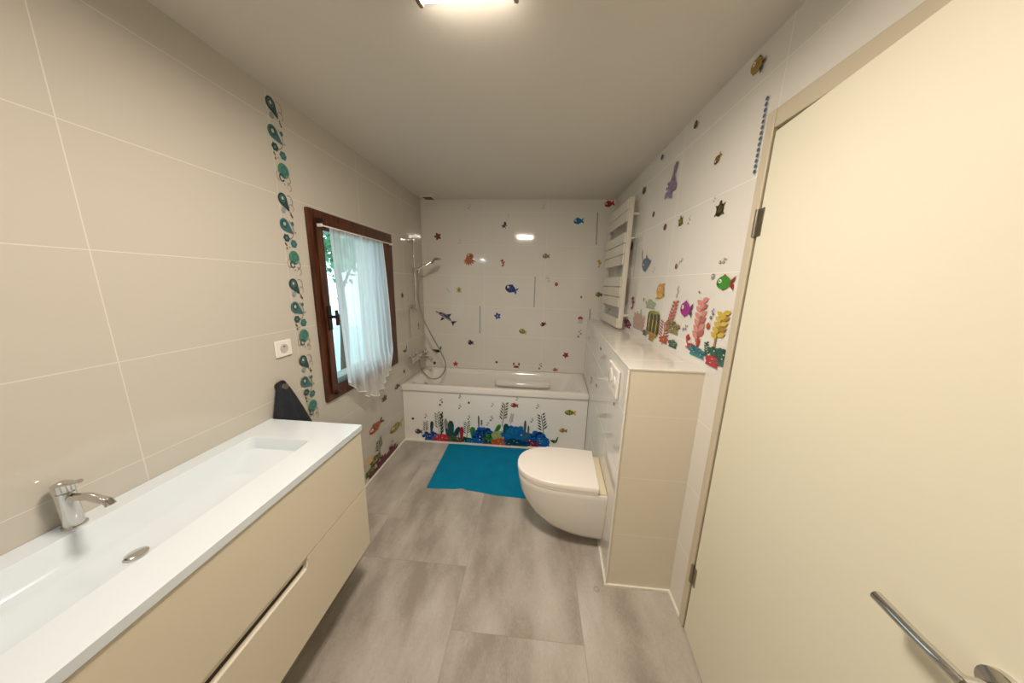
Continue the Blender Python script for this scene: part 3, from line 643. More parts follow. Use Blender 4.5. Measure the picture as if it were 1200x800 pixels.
wl = thing('wall_lamp', 'small two-headed cool white wall lamp above the near end of the washbasin', 'lamp', (XL, 0, 2.05))
bm = bmesh.new(); box(bm, .0005, .014, -.10, .10, -.02, .02); tube(bm, [(.01, 0, 0), (.09, 0, .01)], .008); tube(bm, [(.09, -.09, .01), (.09, .09, .01)], .008)
link('lamp_arm', bm, M['chrome'], wl, smooth=True)
for y in (-.085, .085):
    bm = bmesh.new(); lathe(bm, [(.028, .012), (.032, .0), (.034, -.03), (.030, -.031), (.029, -.004)], (.09, y, 0)); link('lamp_cup', bm, M['chrome'], wl, smooth=True)
    bm = bmesh.new(); lathe(bm, [(.027, -.006), (.028, -.034), (.020, -.046), (.006, -.05)], (.09, y, 0)); link('lamp_bulb', bm, M['led'], wl, smooth=True)
STICKERS = [
    ('star', 'B', -1.064, 2.023, 0.078, 20, 1, 'brown red', 'flower_sticker', 'reddish brown flower sticker at the top of the back wall above the hand shower'),
    ('octopus', 'B', -0.733, 1.792, 0.132, 0, 1, 'orangebrown brown', 'octopus_sticker', 'orange octopus sticker on the back wall, largest orange one above the tub'),
    ('crayfish', 'B', -0.354, 2.14, 0.067, 35, 1, 'slate dark', 'crayfish_sticker', 'dark grey crayfish sticker high on the back wall left of the lamp reflection'),
    ('fish', 'B', 0.393, 2.188, 0.065, 8, 1.1, 'blue teal', 'fish_sticker', 'bright blue fish sticker high on the back wall near the towel radiator'),
    ('fish', 'B', 0.683, 2.35, 0.063, 15, 1.1, 'red crimson', 'fish_sticker', 'red fish sticker in the top corner above the towel radiator'),
    ('fish', 'B', 0.083, 1.842, 0.052, 0, 1, 'olive brown', 'fish_sticker', 'small olive brown fish sticker on the back wall below the lamp reflection'),
    ('fish', 'B', -0.277, 1.498, 0.091, -20, 1.1, 'navy blue', 'fish_sticker', 'dark blue round fish sticker in the middle of the back wall'),
    ('shell', 'B', 0.214, 1.556, 0.044, 0, 1, 'red orange', 'shell_sticker', 'small red shell sticker beside the dotted line on the back wall'),
    ('shell', 'B', 0.482, 1.429, 0.027, 0, 1, 'olive olive', 'shell_sticker', 'tiny olive shell sticker between the red and the yellow stickers on the back wall'),
    ('fish', 'B', 0.657, 1.461, 0.053, 0, 1, 'olive dark', 'fish_sticker', 'olive yellow fish sticker beside the lowest radiator gap on the back wall'),
    ('seahorse', 'B', 0.64, 1.775, 0.085, 0, 0.8, 'yellow brown', 'seahorse_sticker', 'yellow seahorse sticker on the back wall beside the radiator'),
    ('seahorse', 'B', -0.365, 1.764, 0.079, 10, 1, 'red brown', 'seahorse_sticker', 'small red seahorse sticker right of the orange octopus'),
    ('turtle', 'B', -0.84, 1.465, 0.065, 0, 1, 'olive yellow', 'turtle_sticker', 'small olive and yellow turtle sticker above the purple dolphin'),
    ('bubbles', 'B', -0.964, 1.462, 0.046, 60, 1, 'grey grey', 'bubble_sticker', 'faint grey bubbles sticker left of the small olive turtle'),
    ('dolphin', 'B', -0.999, 1.159, 0.144, -38, 1.2, 'lilac dark', 'dolphin_sticker', 'purple and black dolphin sticker on the back wall beside the shower hose'),
    ('star', 'B', -0.411, 1.198, 0.076, 15, 1, 'indigo lilac', 'flower_sticker', 'blue violet flower sticker right of the short dotted line'),
    ('fish', 'B', -0.719, 0.887, 0.059, 0, 0.8, 'darkpurple dark', 'fish_sticker', 'round dark purple fish sticker low on the back wall below the short dotted line'),
    ('star', 'B', -0.89, 0.628, 0.061, 0, 1, 'pinkred pinkred', 'starfish_sticker', 'pinkish red starfish sticker just above the back rim of the bathtub'),
    ('shell', 'B', -0.414, 0.671, 0.03, 0, 1, 'dark brown', 'shell_sticker', 'tiny dark shell sticker left of the crab just above the tub'),
    ('fish', 'B', -0.133, 1.037, 0.057, -15, 1.1, 'olive yellow', 'fish_sticker', 'pale olive fish sticker on the back wall below the long dotted line'),
    ('fish', 'B', 0.089, 1.122, 0.047, 25, 1, 'black crimson', 'fish_sticker', 'small black fish sticker on the back wall below the long dotted line'),
    ('jelly', 'B', 0.49, 1.183, 0.083, 0, 1, 'red grey', 'jellyfish_sticker', 'small red jellyfish sticker beside the far end of the ledge'),
    ('star', 'B', 0.359, 0.787, 0.068, 30, 1, 'plum crimson', 'flower_sticker', 'dark red flower sticker low on the back wall at the right end of the tub'),
    ('crab', 'B', -0.188, 0.642, 0.07, 0, 1.1, 'brown orange', 'crab_sticker', 'brown crab sticker sitting just above the back rim of the bathtub'),
    ('fish', 'B', 0.246, 0.613, 0.04, 0, 1, 'orange brown', 'fish_sticker', 'small orange fish sticker just above the tub rim at the right'),
    ('bubbles', 'B', 0.082, 0.645, 0.08, 0, 1, 'grey olive', 'bubble_sticker', 'grey bubbles sticker just above the tub rim between the crab and the orange fish'),
    ('column', 'B', -0.607, 1.149, 0.305, 0, 19, 'greyteal', 'bubble_column', 'short vertical dotted line of teal grey bubbles left on the back wall'),
    ('column', 'B', -0.014, 1.469, 0.325, 0, 21, 'greyteal', 'bubble_column', 'vertical dotted line of teal grey bubbles in the middle of the back wall'),
    ('column', 'B', 0.59, 2.117, 0.31, 2, 21, 'slate', 'bubble_column', 'vertical dotted line of grey bubbles below the red fish in the corner'),
    ('column', 'B', 0.587, 1.223, 0.165, 1, 10, 'slate', 'bubble_column', 'short dotted line of grey bubbles just above the far end of the ledge'),
    ('bubbles', 'B', -0.721, 2.32, 0.049, 0, 1, 'fgrey fgrey', 'bubble_sticker', 'faint bubbles sticker at the top of the back wall above the octopus'),
    ('bubbles', 'B', 0.043, 2.324, 0.048, 0, 1, 'fgrey fgrey', 'bubble_sticker', 'faint bubbles sticker at the top of the back wall above the lamp reflection'),
    ('bubbles', 'B', -0.824, 1.974, 0.052, 0, 1, 'fgrey fgrey', 'bubble_sticker', 'faint bubbles sticker between the brown flower and the octopus'),
    ('bubbles', 'B', 0.121, 1.607, 0.071, 50, 1, 'fgrey fgrey', 'bubble_sticker', 'faint bubbles trail leading to the small red shell'),
    ('bubbles', 'B', 0.492, 1.033, 0.094, 0, 1, 'fgrey grey', 'bubble_sticker', 'faint bubbles trail under the small red jellyfish'),
    ('bubbles', 'B', -0.312, 2.232, 0.041, 0, 1, 'fgrey fgrey', 'bubble_sticker', 'faint bubbles just above the dark grey crayfish'),
    ('gull', 'B', -1.098, 0.781, 0.091, 0, 1.3, 'slate dark', 'ray_sticker', 'dark grey ray sticker behind the shower hose loop'),
    ('shell', 'B', -1.138, 0.627, 0.041, 0, 1, 'brown dark', 'shell_sticker', 'small brown shell sticker beside the bath tap'),
    ('shell', 'L', 2.617, 1.419, 0.047, 0, 1, 'dark brown', 'shell_sticker', 'small dark shell sticker on the window wall right of the window frame'),
    ('column', 'L', 2.745, 1.154, 0.303, 0, 18, 'slate', 'bubble_column', 'dotted line of grey bubbles between the window and the shower rail'),
    ('seahorse', 'L', 2.97, 1.078, 0.073, 0, 1, 'slate dark', 'seahorse_sticker', 'small dark seahorse sticker below the shower rail on the window wall'),
    ('gull', 'L', 2.63, 0.893, 0.075, 0, 1.3, 'slate greyteal', 'ray_sticker', 'dark grey ray sticker on the window wall above the tub corner'),
    ('shell', 'L', 2.579, 0.692, 0.042, 0, 1, 'brown dark', 'shell_sticker', 'small brown shell sticker on the window wall just above the tub'),
    ('fish', 'L', 2.419, 0.594, 0.048, 0, 1.5, 'dark brown', 'fish_sticker', 'small dark fish sticker beside the left end of the tub rim'),
    ('turtle', 'L', 2.195, 0.57, 0.059, 0, 1.8, 'black brown', 'fish_sticker', 'small black and brown fish sticker below the trailing curtain hem'),
    ('fish', 'L', 2.027, 0.392, 0.077, 20, 2.0, 'orangebrown brown', 'fish_sticker', 'orange brown fish sticker low on the wall between vanity and tub'),
    ('fish', 'L', 2.343, 0.224, 0.081, -10, 2.2, 'olive yellow', 'fish_sticker', 'olive green fish sticker low on the wall close to the tub corner'),
    ('bubbles', 'L', 2.281, 0.307, 0.047, 0, 1, 'grey grey', 'bubble_sticker', 'grey bubbles above the olive fish low on the window wall'),
    ('coral', 'L', 2.124, 0.053, 0.166, 0, 2.6, 'maroon darkmaroon', 'coral_sticker', 'wide maroon coral sticker standing on the skirting of the window wall'),
    ('bush', 'L', 2.0, 0.135, 0.092, 0, 2.0, 'olivedark olive', 'rock_sticker', 'dark olive weed sticker left behind the maroon coral'),
    ('bush', 'L', 1.913, 0.081, 0.062, 0, 2.2, 'olivedark olive', 'rock_sticker', 'dark olive clump sticker at the near end of the maroon coral'),
    ('sprig', 'L', 2.061, 0.205, 0.123, 0, 2.2, 'greygreen dark', 'seaweed_sticker', 'grey green seaweed sticker rising behind the maroon coral'),
    ('bubbles', 'L', 2.266, 0.122, 0.063, 0, 1.6, 'lilac fgrey', 'bubble_sticker', 'faint purple bubbles over the maroon coral'),
    ('bush', 'L', 1.908, 0.174, 0.061, 0, 2.0, 'paleorange paleorange', 'coral_sticker', 'faint pale orange coral sticker beside the vanity edge'),
    ('fish', 'R', -1.268, 2.34, 0.053, -25, 1.0, 'ochre dark', 'fish_sticker', 'yellow brown fish sticker at the very top of the wall above the door side'),
    ('column', 'R', -1.18, 2.078, 0.243, 0, 14, 'slateblue', 'bubble_column', 'large dotted line of slate blue bubbles beside the door frame'),
    ('shell', 'R', -1.668, 2.345, 0.039, 0, 1, 'olivedark brown', 'fish_sticker', 'small olive fish sticker just under the ceiling right of the purple squid'),
    ('squid', 'R', -1.871, 2.155, 0.184, -4, 1.6, 'mauve lilac', 'squid_sticker', 'long mauve squid sticker high on the wall above the ledge'),
    ('shell', 'R', -2.055, 2.351, 0.033, 0, 1.2, 'dark slate', 'fish_sticker', 'small dark fish sticker just under the ceiling left of the purple squid'),
    ('shell', 'R', -2.33, 2.239, 0.05, 0, 1.4, 'dark brown', 'fish_sticker', 'small dark fish sticker high on the wall above the radiator top corner'),
    ('shell', 'R', -2.102, 2.027, 0.04, 0, 1.2, 'dark brown', 'fish_sticker', 'small dark fish sticker above the lamp reflection on the ledge wall'),
    ('shell', 'R', -1.892, 1.909, 0.041, 0, 1.4, 'brown dark', 'fish_sticker', 'small brown fish sticker between the squid and the blue ray'),
    ('turtle', 'R', -1.697, 1.9, 0.059, 10, 1.2, 'olivegreen olivedark', 'turtle_sticker', 'olive green turtle sticker on the wall, the left of two turtles'),
    ('bubbles', 'R', -1.607, 1.89, 0.043, 0, 1.2, 'fgrey grey', 'bubble_sticker', 'faint bubbles right of the olive green turtle'),
    ('turtle', 'R', -1.357, 1.88, 0.068, 0, 1.2, 'olivedark darkbrown', 'turtle_sticker', 'dark brown and green turtle sticker, the right and larger of two turtles'),
    ('bubbles', 'R', -1.408, 1.936, 0.026, 0, 1.2, 'fgrey grey', 'bubble_sticker', 'faint bubbles above the dark brown turtle'),
    ('fish', 'R', -1.435, 2.1, 0.033, 40, 1.2, 'brown ochre', 'fish_sticker', 'small brown fish sticker above the dark brown turtle'),
    ('ray', 'R', -2.146, 1.736, 0.159, 10, 1.7, 'steel slateblue', 'ray_sticker', 'steel blue ray sticker on the wall above the barrel sponge'),
    ('bubbles', 'R', -1.976, 1.664, 0.038, 0, 2, 'fgrey fgrey', 'bubble_sticker', 'faint bubbles below right of the steel blue ray'),
    ('shell', 'R', -1.678, 1.669, 0.032, 0, 1, 'brown ochre', 'shell_sticker', 'small brown shell sticker right of the steel blue ray'),
    ('bubbles', 'R', -1.63, 1.697, 0.035, -40, 1.2, 'fgrey grey', 'bubble_sticker', 'faint bubbles rising from the small brown shell'),
    ('bubbles', 'R', -1.277, 1.667, 0.041, -55, 1.2, 'slate slate', 'bubble_sticker', 'three dark bubbles above the green fish'),
    ('dot', 'R', -1.327, 1.607, 0.025, 0, 1, 'grey', 'bubble_sticker', 'single grey bubble left of the green fish'),
    ('fish', 'R', -1.249, 1.581, 0.061, 0, 1.3, 'green red', 'fish_sticker', 'big bright green fish sticker with a dark red tail beside the door'),
    ('puffer', 'R', -1.839, 1.532, 0.091, 0, 1.5, 'orangeyellow ochre', 'fish_sticker', 'orange yellow puffed fish sticker above the barrel sponge'),
    ('bubbles', 'R', -1.619, 1.533, 0.062, 0, 0.8, 'grey grey', 'bubble_sticker', 'grey bubbles right of the orange fish'),
    ('dot', 'R', -1.41, 1.539, 0.012, 0, 1, 'slate', 'bubble_sticker', 'tiny dark bubble between the magenta fish and the green fish'),
    ('fish', 'R', -1.516, 1.452, 0.079, 0, 1.05, 'magenta purple', 'fish_sticker', 'magenta fish sticker with a purple tail above the crab'),
    ('seahorse', 'R', -2.315, 1.429, 0.11, 0, 1.2, 'crimson purple', 'fish_sticker', 'crimson fish sticker at the far left of the sea bed band'),
    ('barrel', 'R', -1.887, 1.333, 0.179, 0, 1.6, 'barrel barrelstripe', 'sponge_sticker', 'dark green barrel sponge sticker with yellow stripes behind the ledge'),
    ('bush', 'R', -1.972, 1.446, 0.066, 0, 2.6, 'palegreen palegreen', 'coral_sticker', 'pale green cauliflower coral sticker on top of the barrel sponge'),
    ('bush', 'R', -1.899, 1.236, 0.048, 0, 2.0, 'ochre oliveyellow', 'rock_sticker', 'yellow ochre rock sticker under the barrel sponge'),
    ('coral', 'R', -2.152, 1.334, 0.168, 0, 1.3, 'dustypink palegreen', 'coral_sticker', 'dusty pink lace coral sticker left of the barrel sponge'),
    ('bush', 'R', -2.398, 1.264, 0.081, 0, 2.2, 'plum maroon', 'coral_sticker', 'plum coral sticker beside the foot of the radiator'),
    ('bush', 'R', -2.009, 1.251, 0.045, 0, 1.8, 'darkgreen greengrey', 'rock_sticker', 'small dark green weed at the left foot of the barrel sponge'),
    ('shell', 'R', -2.093, 1.467, 0.029, 0, 1, 'olive olive', 'shell_sticker', 'tiny olive shell between the lace coral and the pale coral'),
    ('leafy', 'R', -1.644, 1.417, 0.132, -10, 1.9, 'rosebrown rosebrown', 'seaweed_sticker', 'rose red leafy seaweed sticker left of the magenta fish'),
    ('bush', 'R', -1.633, 1.348, 0.082, 0, 2.1, 'khaki khakidark', 'coral_sticker', 'khaki brown round coral sticker under the rose seaweed'),
    ('sprig', 'R', -1.725, 1.294, 0.135, 0, 2.6, 'redbrown rosebrown', 'seaweed_sticker', 'red brown seaweed sticker right of the barrel sponge'),
    ('bush', 'R', -1.715, 1.26, 0.048, 0, 2.4, 'redbrown orange', 'rock_sticker', 'red brown clump at the foot of the red seaweed'),
    ('bush', 'R', -1.597, 1.259, 0.049, 0, 2.0, 'darkgreen greengrey', 'rock_sticker', 'small dark green clump under the khaki coral'),
    ('crab', 'R', -1.408, 1.299, 0.075, 0, 1.6, 'red crimson', 'crab_sticker', 'red crab sticker with raised claws on the sea bed band'),
    ('leafy', 'R', -1.371, 1.402, 0.205, 0, 1.5, 'salmon rosebrown', 'seaweed_sticker', 'tall salmon pink seaweed sticker in the middle of the sea bed band'),
    ('bush', 'R', -1.357, 1.273, 0.057, 0, 2.4, 'teal darkteal', 'rock_sticker', 'teal weed clump at the foot of the tall pink seaweed'),
    ('shell', 'R', -1.303, 1.396, 0.032, 0, 1.0, 'redbrown orange', 'fish_sticker', 'small red brown fish sticker between the pink and the yellow seaweed'),
    ('bubbles', 'R', -1.287, 1.45, 0.049, 0, 1.0, 'slateblue grey', 'bubble_sticker', 'slate blue bubbles above the small red brown fish'),
    ('bubbles', 'R', -1.49, 1.36, 0.05, -40, 1.0, 'grey slate', 'bubble_sticker', 'grey bubbles above the red crab'),
    ('leafy', 'R', -1.224, 1.387, 0.156, -6, 1.9, 'yellow ochre', 'seaweed_sticker', 'yellow leafed seaweed sticker at the door end of the sea bed band'),
    ('bush', 'R', -1.193, 1.294, 0.083, 0, 1.9, 'greenteal darkgreen', 'rock_sticker', 'dark teal coral clump at the foot of the yellow seaweed'),
    ('bush', 'R', -1.236, 1.261, 0.052, 0, 1.8, 'crimson red', 'coral_sticker', 'crimson coral sticker in front of the teal clump near the door'),
    ('leafy', 'R', -1.287, 1.289, 0.072, 10, 2.0, 'darkgreen greengrey', 'seaweed_sticker', 'dark green grass sticker left of the crimson coral'),
    ('column', 'R', -2.373, 1.785, 0.326, 0, 20, 'fgrey', 'bubble_column', 'faint dotted line of bubbles beside the near post of the towel radiator'),
    ('shell', 'R', -2.494, 1.875, 0.069, 0, 1.4, 'slate dark', 'shell_sticker', 'small dark seahorse sticker beside the near post of the towel radiator'),
    ('shell', 'H', -1.607, 1.037, 0.038, 0, 1, 'slate slate', 'shell_sticker', 'tiny grey shell sticker at the far top of the half wall face'),
    ('fish', 'H', -0.831, 1.104, 0.028, 0, 1.5, 'slate dark', 'fish_sticker', 'small grey fish sticker on the half wall above the flush plate'),
    ('seahorse', 'H', -2.016, 0.501, 0.057, 0, 1.5, 'dark slateblue', 'fish_sticker', 'dark fish sticker on the half wall face nearest the tub corner'),
    ('shell', 'H', -1.699, 0.557, 0.037, 0, 1.5, 'dark slate', 'shell_sticker', 'small dark shell beside the tub end of the half wall'),
    ('seahorse', 'H', -1.18, 0.743, 0.064, 0, 1.7, 'dark slateblue', 'seahorse_sticker', 'dark seahorse sticker on the half wall left of the flush plate'),
    ('shell', 'H', -0.875, 0.798, 0.034, 0, 1.5, 'dark slate', 'shell_sticker', 'small dark shell on the half wall left of the flush plate'),
    ('shell', 'H', -0.224, 0.931, 0.02, 0, 1.5, 'slate dark', 'shell_sticker', 'small grey shell just under the flush plate'),
    ('shell', 'T', -1.151, 0.233, 0.027, 0, 1.2, 'brown dark', 'shell_sticker', 'tiny brown shell sticker at the left end of the tub front'),
    ('fish', 'T', -1.105, 0.1, 0.055, 0, 1, 'darkpurple slate', 'fish_sticker', 'round dark purple fish sticker low at the left end of the tub front'),
    ('fish', 'T', -0.165, 0.433, 0.047, 0, 1.1, 'red dark', 'fish_sticker', 'dark red fish sticker on the tub front just under the rim'),
    ('fish', 'T', 0.354, 0.392, 0.055, 0, 1.35, 'olivegreen yellow', 'fish_sticker', 'yellow green fish sticker at the right end of the tub front'),
    ('fish', 'T', 0.302, 0.207, 0.044, 0, 1.2, 'ochre brown', 'fish_sticker', 'ochre fish sticker on the tub front above the toilet lid'),
    ('gull', 'T', 0.236, 0.096, 0.08, 0, 1, 'darkgreen green', 'fish_sticker', 'dark green fish sticker on the tub front right behind the toilet lid'),
    ('shell', 'T', -0.593, 0.433, 0.026, 0, 1, 'slate dark', 'shell_sticker', 'tiny dark shell sticker on the tub front under the rim'),
    ('bubbles', 'T', -0.864, 0.421, 0.079, 0, 1, 'grey slate', 'bubble_sticker', 'small grey bubbles on the tub front, above the tall kelp'),
    ('bubbles', 'T', -0.679, 0.492, 0.043, 0, 1, 'grey slate', 'bubble_sticker', 'small grey bubbles on the tub front, just under the rim left of the tiny shell'),
    ('bubbles', 'T', -0.681, 0.388, 0.053, 0, 1, 'grey slate', 'bubble_sticker', 'small grey bubbles on the tub front, above the dark green kelp'),
    ('bubbles', 'T', -0.367, 0.425, 0.043, 0, 1, 'grey slate', 'bubble_sticker', 'small grey bubbles on the tub front, left of the tall leafy sprig'),
    ('bubbles', 'T', -0.135, 0.499, 0.042, 0, 1, 'grey slate', 'bubble_sticker', 'small grey bubbles on the tub front, right above the dark red fish'),
    ('bubbles', 'T', 0.059, 0.434, 0.051, 0, 1, 'grey slate', 'bubble_sticker', 'small grey bubbles on the tub front, between the red and the yellow fish'),
    ('bubbles', 'T', -0.594, 0.279, 0.053, 0, 1, 'grey slate', 'bubble_sticker', 'small grey bubbles on the tub front, over the green ladder weed'),
    ('bubbles', 'T', -0.374, 0.285, 0.062, 0, 1, 'grey slate', 'bubble_sticker', 'small grey bubbles on the tub front, over the blue coral'),
    ('bubbles', 'T', -1.021, 0.269, 0.054, 0, 1, 'grey slate', 'bubble_sticker', 'small grey bubbles on the tub front, over the left sprig'),
    ('bubbles', 'T', -0.411, 0.229, 0.044, 0, 1, 'grey slate', 'bubble_sticker', 'small grey bubbles on the tub front, left of the blue coral top'),
    ('bubbles', 'T', 0.013, 0.292, 0.052, 0, 1, 'grey slate', 'bubble_sticker', 'small grey bubbles on the tub front, left of the dark leafy sprig'),
    ('sprig', 'T', -1.026, 0.137, 0.137, 0, 1, 'greygreen dark', 'seaweed_sticker', 'grey green spiky sprig at the left end of the tub planting'),
    ('kelp', 'T', -0.965, 0.155, 0.128, -5, 1, 'darkslate darkslate', 'seaweed_sticker', 'dark slate kelp blade beside the left spiky sprig'),
    ('sprig', 'T', -0.899, 0.196, 0.217, 5, 0.8, 'greygreen greengrey', 'seaweed_sticker', 'pale grey green ladder sprig behind the left blue coral'),
    ('leafy', 'T', -0.861, 0.18, 0.254, 0, 0.45, 'dark darkgreen', 'seaweed_sticker', 'tall thin dark weed behind the crimson coral on the tub front'),
    ('kelp', 'T', -0.819, 0.165, 0.182, 4, 0.7, 'grey fgrey', 'seaweed_sticker', 'faint grey kelp blade right of the tall thin dark weed'),
    ('kelp', 'T', -0.773, 0.123, 0.228, 0, 1, 'darkteal darkgreen', 'seaweed_sticker', 'upright dark teal kelp blade on the tub front'),
    ('kelp', 'T', -0.727, 0.099, 0.174, -28, 1, 'darkteal darkgreen', 'seaweed_sticker', 'slanting dark teal kelp blade beside the upright one'),
    ('kelp', 'T', -0.804, 0.084, 0.138, 12, 0.9, 'darkteal darkgreen', 'seaweed_sticker', 'short dark teal kelp blade left of the upright one'),
    ('bush', 'T', -0.959, 0.064, 0.11, 0, 1.69, 'blue navy', 'coral_sticker', 'blue coral sticker at the left end of the tub planting'),
    ('bush', 'T', -0.864, 0.052, 0.09, 0, 1.95, 'crimson pinkred', 'coral_sticker', 'crimson coral mound right of the left blue coral'),
    ('bush', 'T', -0.727, 0.044, 0.079, 0, 1.95, 'olivebrown darkgreen', 'rock_sticker', 'olive brown rock under the slanting kelp blade'),
    ('kelp', 'T', -0.667, 0.103, 0.155, -3, 0.9, 'crimson red', 'seaweed_sticker', 'red tube sponge sticker left of the green ladder weed'),
    ('kelp', 'T', -0.701, 0.101, 0.128, 2, 0.7, 'dustypink salmon', 'seaweed_sticker', 'pale pink tube sponge left of the red one'),
    ('sprig', 'T', -0.616, 0.143, 0.172, 0, 1.1, 'green darkgreen', 'seaweed_sticker', 'green ladder weed sticker with a curled top on the tub front'),
    ('bush', 'T', -0.617, 0.043, 0.079, 0, 1.95, 'darkteal darkgreen', 'rock_sticker', 'dark teal mound under the green ladder weed'),
    ('kelp', 'T', -0.557, 0.12, 0.127, 0, 1.6, 'green darkgreen', 'seaweed_sticker', 'bright green round kelp leaf left of the large blue coral'),
    ('bush', 'T', -0.54, 0.039, 0.079, 0, 2.34, 'tealblue darkteal', 'coral_sticker', 'teal blue coral mound left of the large blue coral'),
    ('kelp', 'T', -0.498, 0.232, 0.152, 4, 0.4, 'slate slate', 'seaweed_sticker', 'thin grey stick weed above the large blue coral'),
    ('leafy', 'T', -0.469, 0.225, 0.071, 0, 0.8, 'darkteal darkteal', 'seaweed_sticker', 'small dark teal leaf top on the large blue coral'),
    ('bush', 'T', -0.448, 0.11, 0.186, 0, 1.3, 'blue navy', 'coral_sticker', 'large blue coral sticker in the middle of the tub planting'),
    ('bush', 'T', -0.405, 0.04, 0.079, 0, 1.69, 'indigo plum', 'coral_sticker', 'violet coral mound at the foot of the large blue coral'),
    ('kelp', 'T', -0.323, 0.163, 0.143, -25, 1.1, 'green darkgreen', 'seaweed_sticker', 'curved green kelp leaf right of the large blue coral'),
    ('bush', 'T', -0.372, 0.088, 0.127, 0, 1.3, 'darkgreen green', 'rock_sticker', 'dark green clump left of the orange coral'),
    ('bush', 'T', -0.289, 0.103, 0.156, 0, 1.17, 'yellowgreen palegreen', 'coral_sticker', 'pale yellow green coral behind the orange coral'),
    ('sprig', 'T', -0.26, 0.327, 0.236, -8, 0.8, 'greygreen dark', 'seaweed_sticker', 'tallest grey green leafy sprig on the tub front'),
    ('sprig', 'T', -0.185, 0.279, 0.132, -12, 0.7, 'grey fgrey', 'seaweed_sticker', 'faint grey sprig right of the tallest sprig'),
    ('kelp', 'T', -0.232, 0.152, 0.179, 0, 1.2, 'darkteal teal', 'seaweed_sticker', 'dark teal round topped kelp right of the pale coral'),
    ('bush', 'T', -0.276, 0.054, 0.088, 0, 2.47, 'orangered orange', 'coral_sticker', 'orange red coral mound on the tub front'),
    ('bush', 'T', -0.137, 0.141, 0.213, 0, 1.3, 'blue tealblue', 'coral_sticker', 'tall blue and teal coral right of the orange mound'),
    ('bush', 'T', -0.13, 0.06, 0.088, 0, 2.86, 'darkteal navy', 'coral_sticker', 'dark teal mound at the foot of the tall blue coral'),
    ('kelp', 'T', -0.052, 0.182, 0.213, -3, 0.4, 'slate slate', 'seaweed_sticker', 'tall grey stick weed right of the tall blue coral'),
    ('kelp', 'T', -0.019, 0.158, 0.16, -3, 0.4, 'slate slate', 'seaweed_sticker', 'shorter grey stick weed left of the right blue coral'),
    ('sprig', 'T', 0.112, 0.238, 0.228, 8, 1.0, 'dark darkgreen', 'seaweed_sticker', 'dark leafy sprig at the right end of the tub planting'),
    ('bush', 'T', 0.049, 0.109, 0.173, 0, 1.49, 'blue navy', 'coral_sticker', 'blue coral at the right end of the tub planting'),
    ('bush', 'T', 0.123, 0.079, 0.097, 0, 1.56, 'blue tealblue', 'coral_sticker', 'small blue mound under the dark leafy sprig'),
    ('bush', 'T', -0.023, 0.054, 0.069, 0, 3.38, 'darkmaroon crimson', 'rock_sticker', 'dark maroon rock at the foot of the right blue coral'),
]

# ------------------------------------------------------------------ printed stickers on the tiles
PAL = dict(brown='#6e4a30', red='#a8322a', orange='#c4622c', slate='#5a5c5e', dark='#3c3a36', blue='#1f5fae', teal='#1d7f86', crimson='#b0263c',
  olive='#7d7a3a', navy='#1a2f66', yellow='#c9ad3e', grey='#8d8c86', lilac='#9083a6', indigo='#3f4a8c', darkpurple='#463a4c', pinkred='#c8414e',
  black='#1c1a1a', plum='#7a3350', greyteal='#5c7d7c', fgrey='#aba698', maroon='#6a1f33', darkmaroon='#4c1c28', olivedark='#4c4a20', greygreen='#7a8a74',
  paleorange='#d8b48c', ochre='#a8822e', slateblue='#51667f', mauve='#80708c', olivegreen='#6f7a24', darkbrown='#352a1a', steel='#4c6478',
  green='#3f8c2a', orangeyellow='#cf9436', magenta='#a3268a', purple='#6c2a72', barrel='#3c3c14', barrelstripe='#8c8434', palegreen='#9aa886',
  oliveyellow='#8e8430', dustypink='#c08d86', darkgreen='#1f4a36', greengrey='#567060', rosebrown='#b0625a', khaki='#8c8258', khakidark='#5e5638',
  redbrown='#9c3f2a', salmon='#d08a80', darkteal='#124c54', greenteal='#1f5c52', darkslate='#34424a', tealblue='#1a78a0', olivebrown='#6a6030',
  yellowgreen='#b8b860', orangered='#c4552c', white='#f2efe6', redtail='#8c2a22', orangebrown='#a85a2c')
PAL['orange brown'] = '#b0562c'
SM = {}
def sm(c):
    if c not in SM: SM[c] = mat('print_' + c.replace(' ', '_'), PAL[c], .22, noise=.12, nscale=60)
    return SM[c]
class Ink:
    """collects flat coloured shapes in a unit square (y up), each layer a hair in front of the last"""
    def __init__(s): s.F = []
    def poly(s, pts, c): s.F.append((pts, c))
    def ell(s, cx, cy, rx, ry, c, rot=0, n=20):
        r = math.radians(rot); P = []
        for k in range(n):
            a = 2*PI*k/n; x, y = rx*math.cos(a), ry*math.sin(a); P.append((cx + x*math.cos(r) - y*math.sin(r), cy + x*math.sin(r) + y*math.cos(r)))
        s.poly(P, c)
    def leaf(s, x, y, L, w, ang, c):
        a = math.radians(ang); P = []
        for k in range(9): t = k/8; P.append((t*L, w*math.sin(PI*t**.8)/2))
        for k in range(8, 0, -1): t = k/8; P.append((t*L, -w*math.sin(PI*t**.8)/2))
        s.poly([(x + p*math.cos(a) - q*math.sin(a), y + p*math.sin(a) + q*math.cos(a)) for p, q in P], c)
    def line(s, pts, w, c):
        for (x0, y0), (x1, y1) in zip(pts, pts[1:]):
            d = math.hypot(x1-x0, y1-y0) or 1; nx, ny = -(y1-y0)/d*w/2, (x1-x0)/d*w/2; ex, ey = (x1-x0)/d*w*.25, (y1-y0)/d*w*.25
            s.poly([(x0+nx-ex, y0+ny-ey), (x0-nx-ex, y0-ny-ey), (x1-nx+ex, y1-ny+ey), (x1+nx+ex, y1+ny+ey)], c)

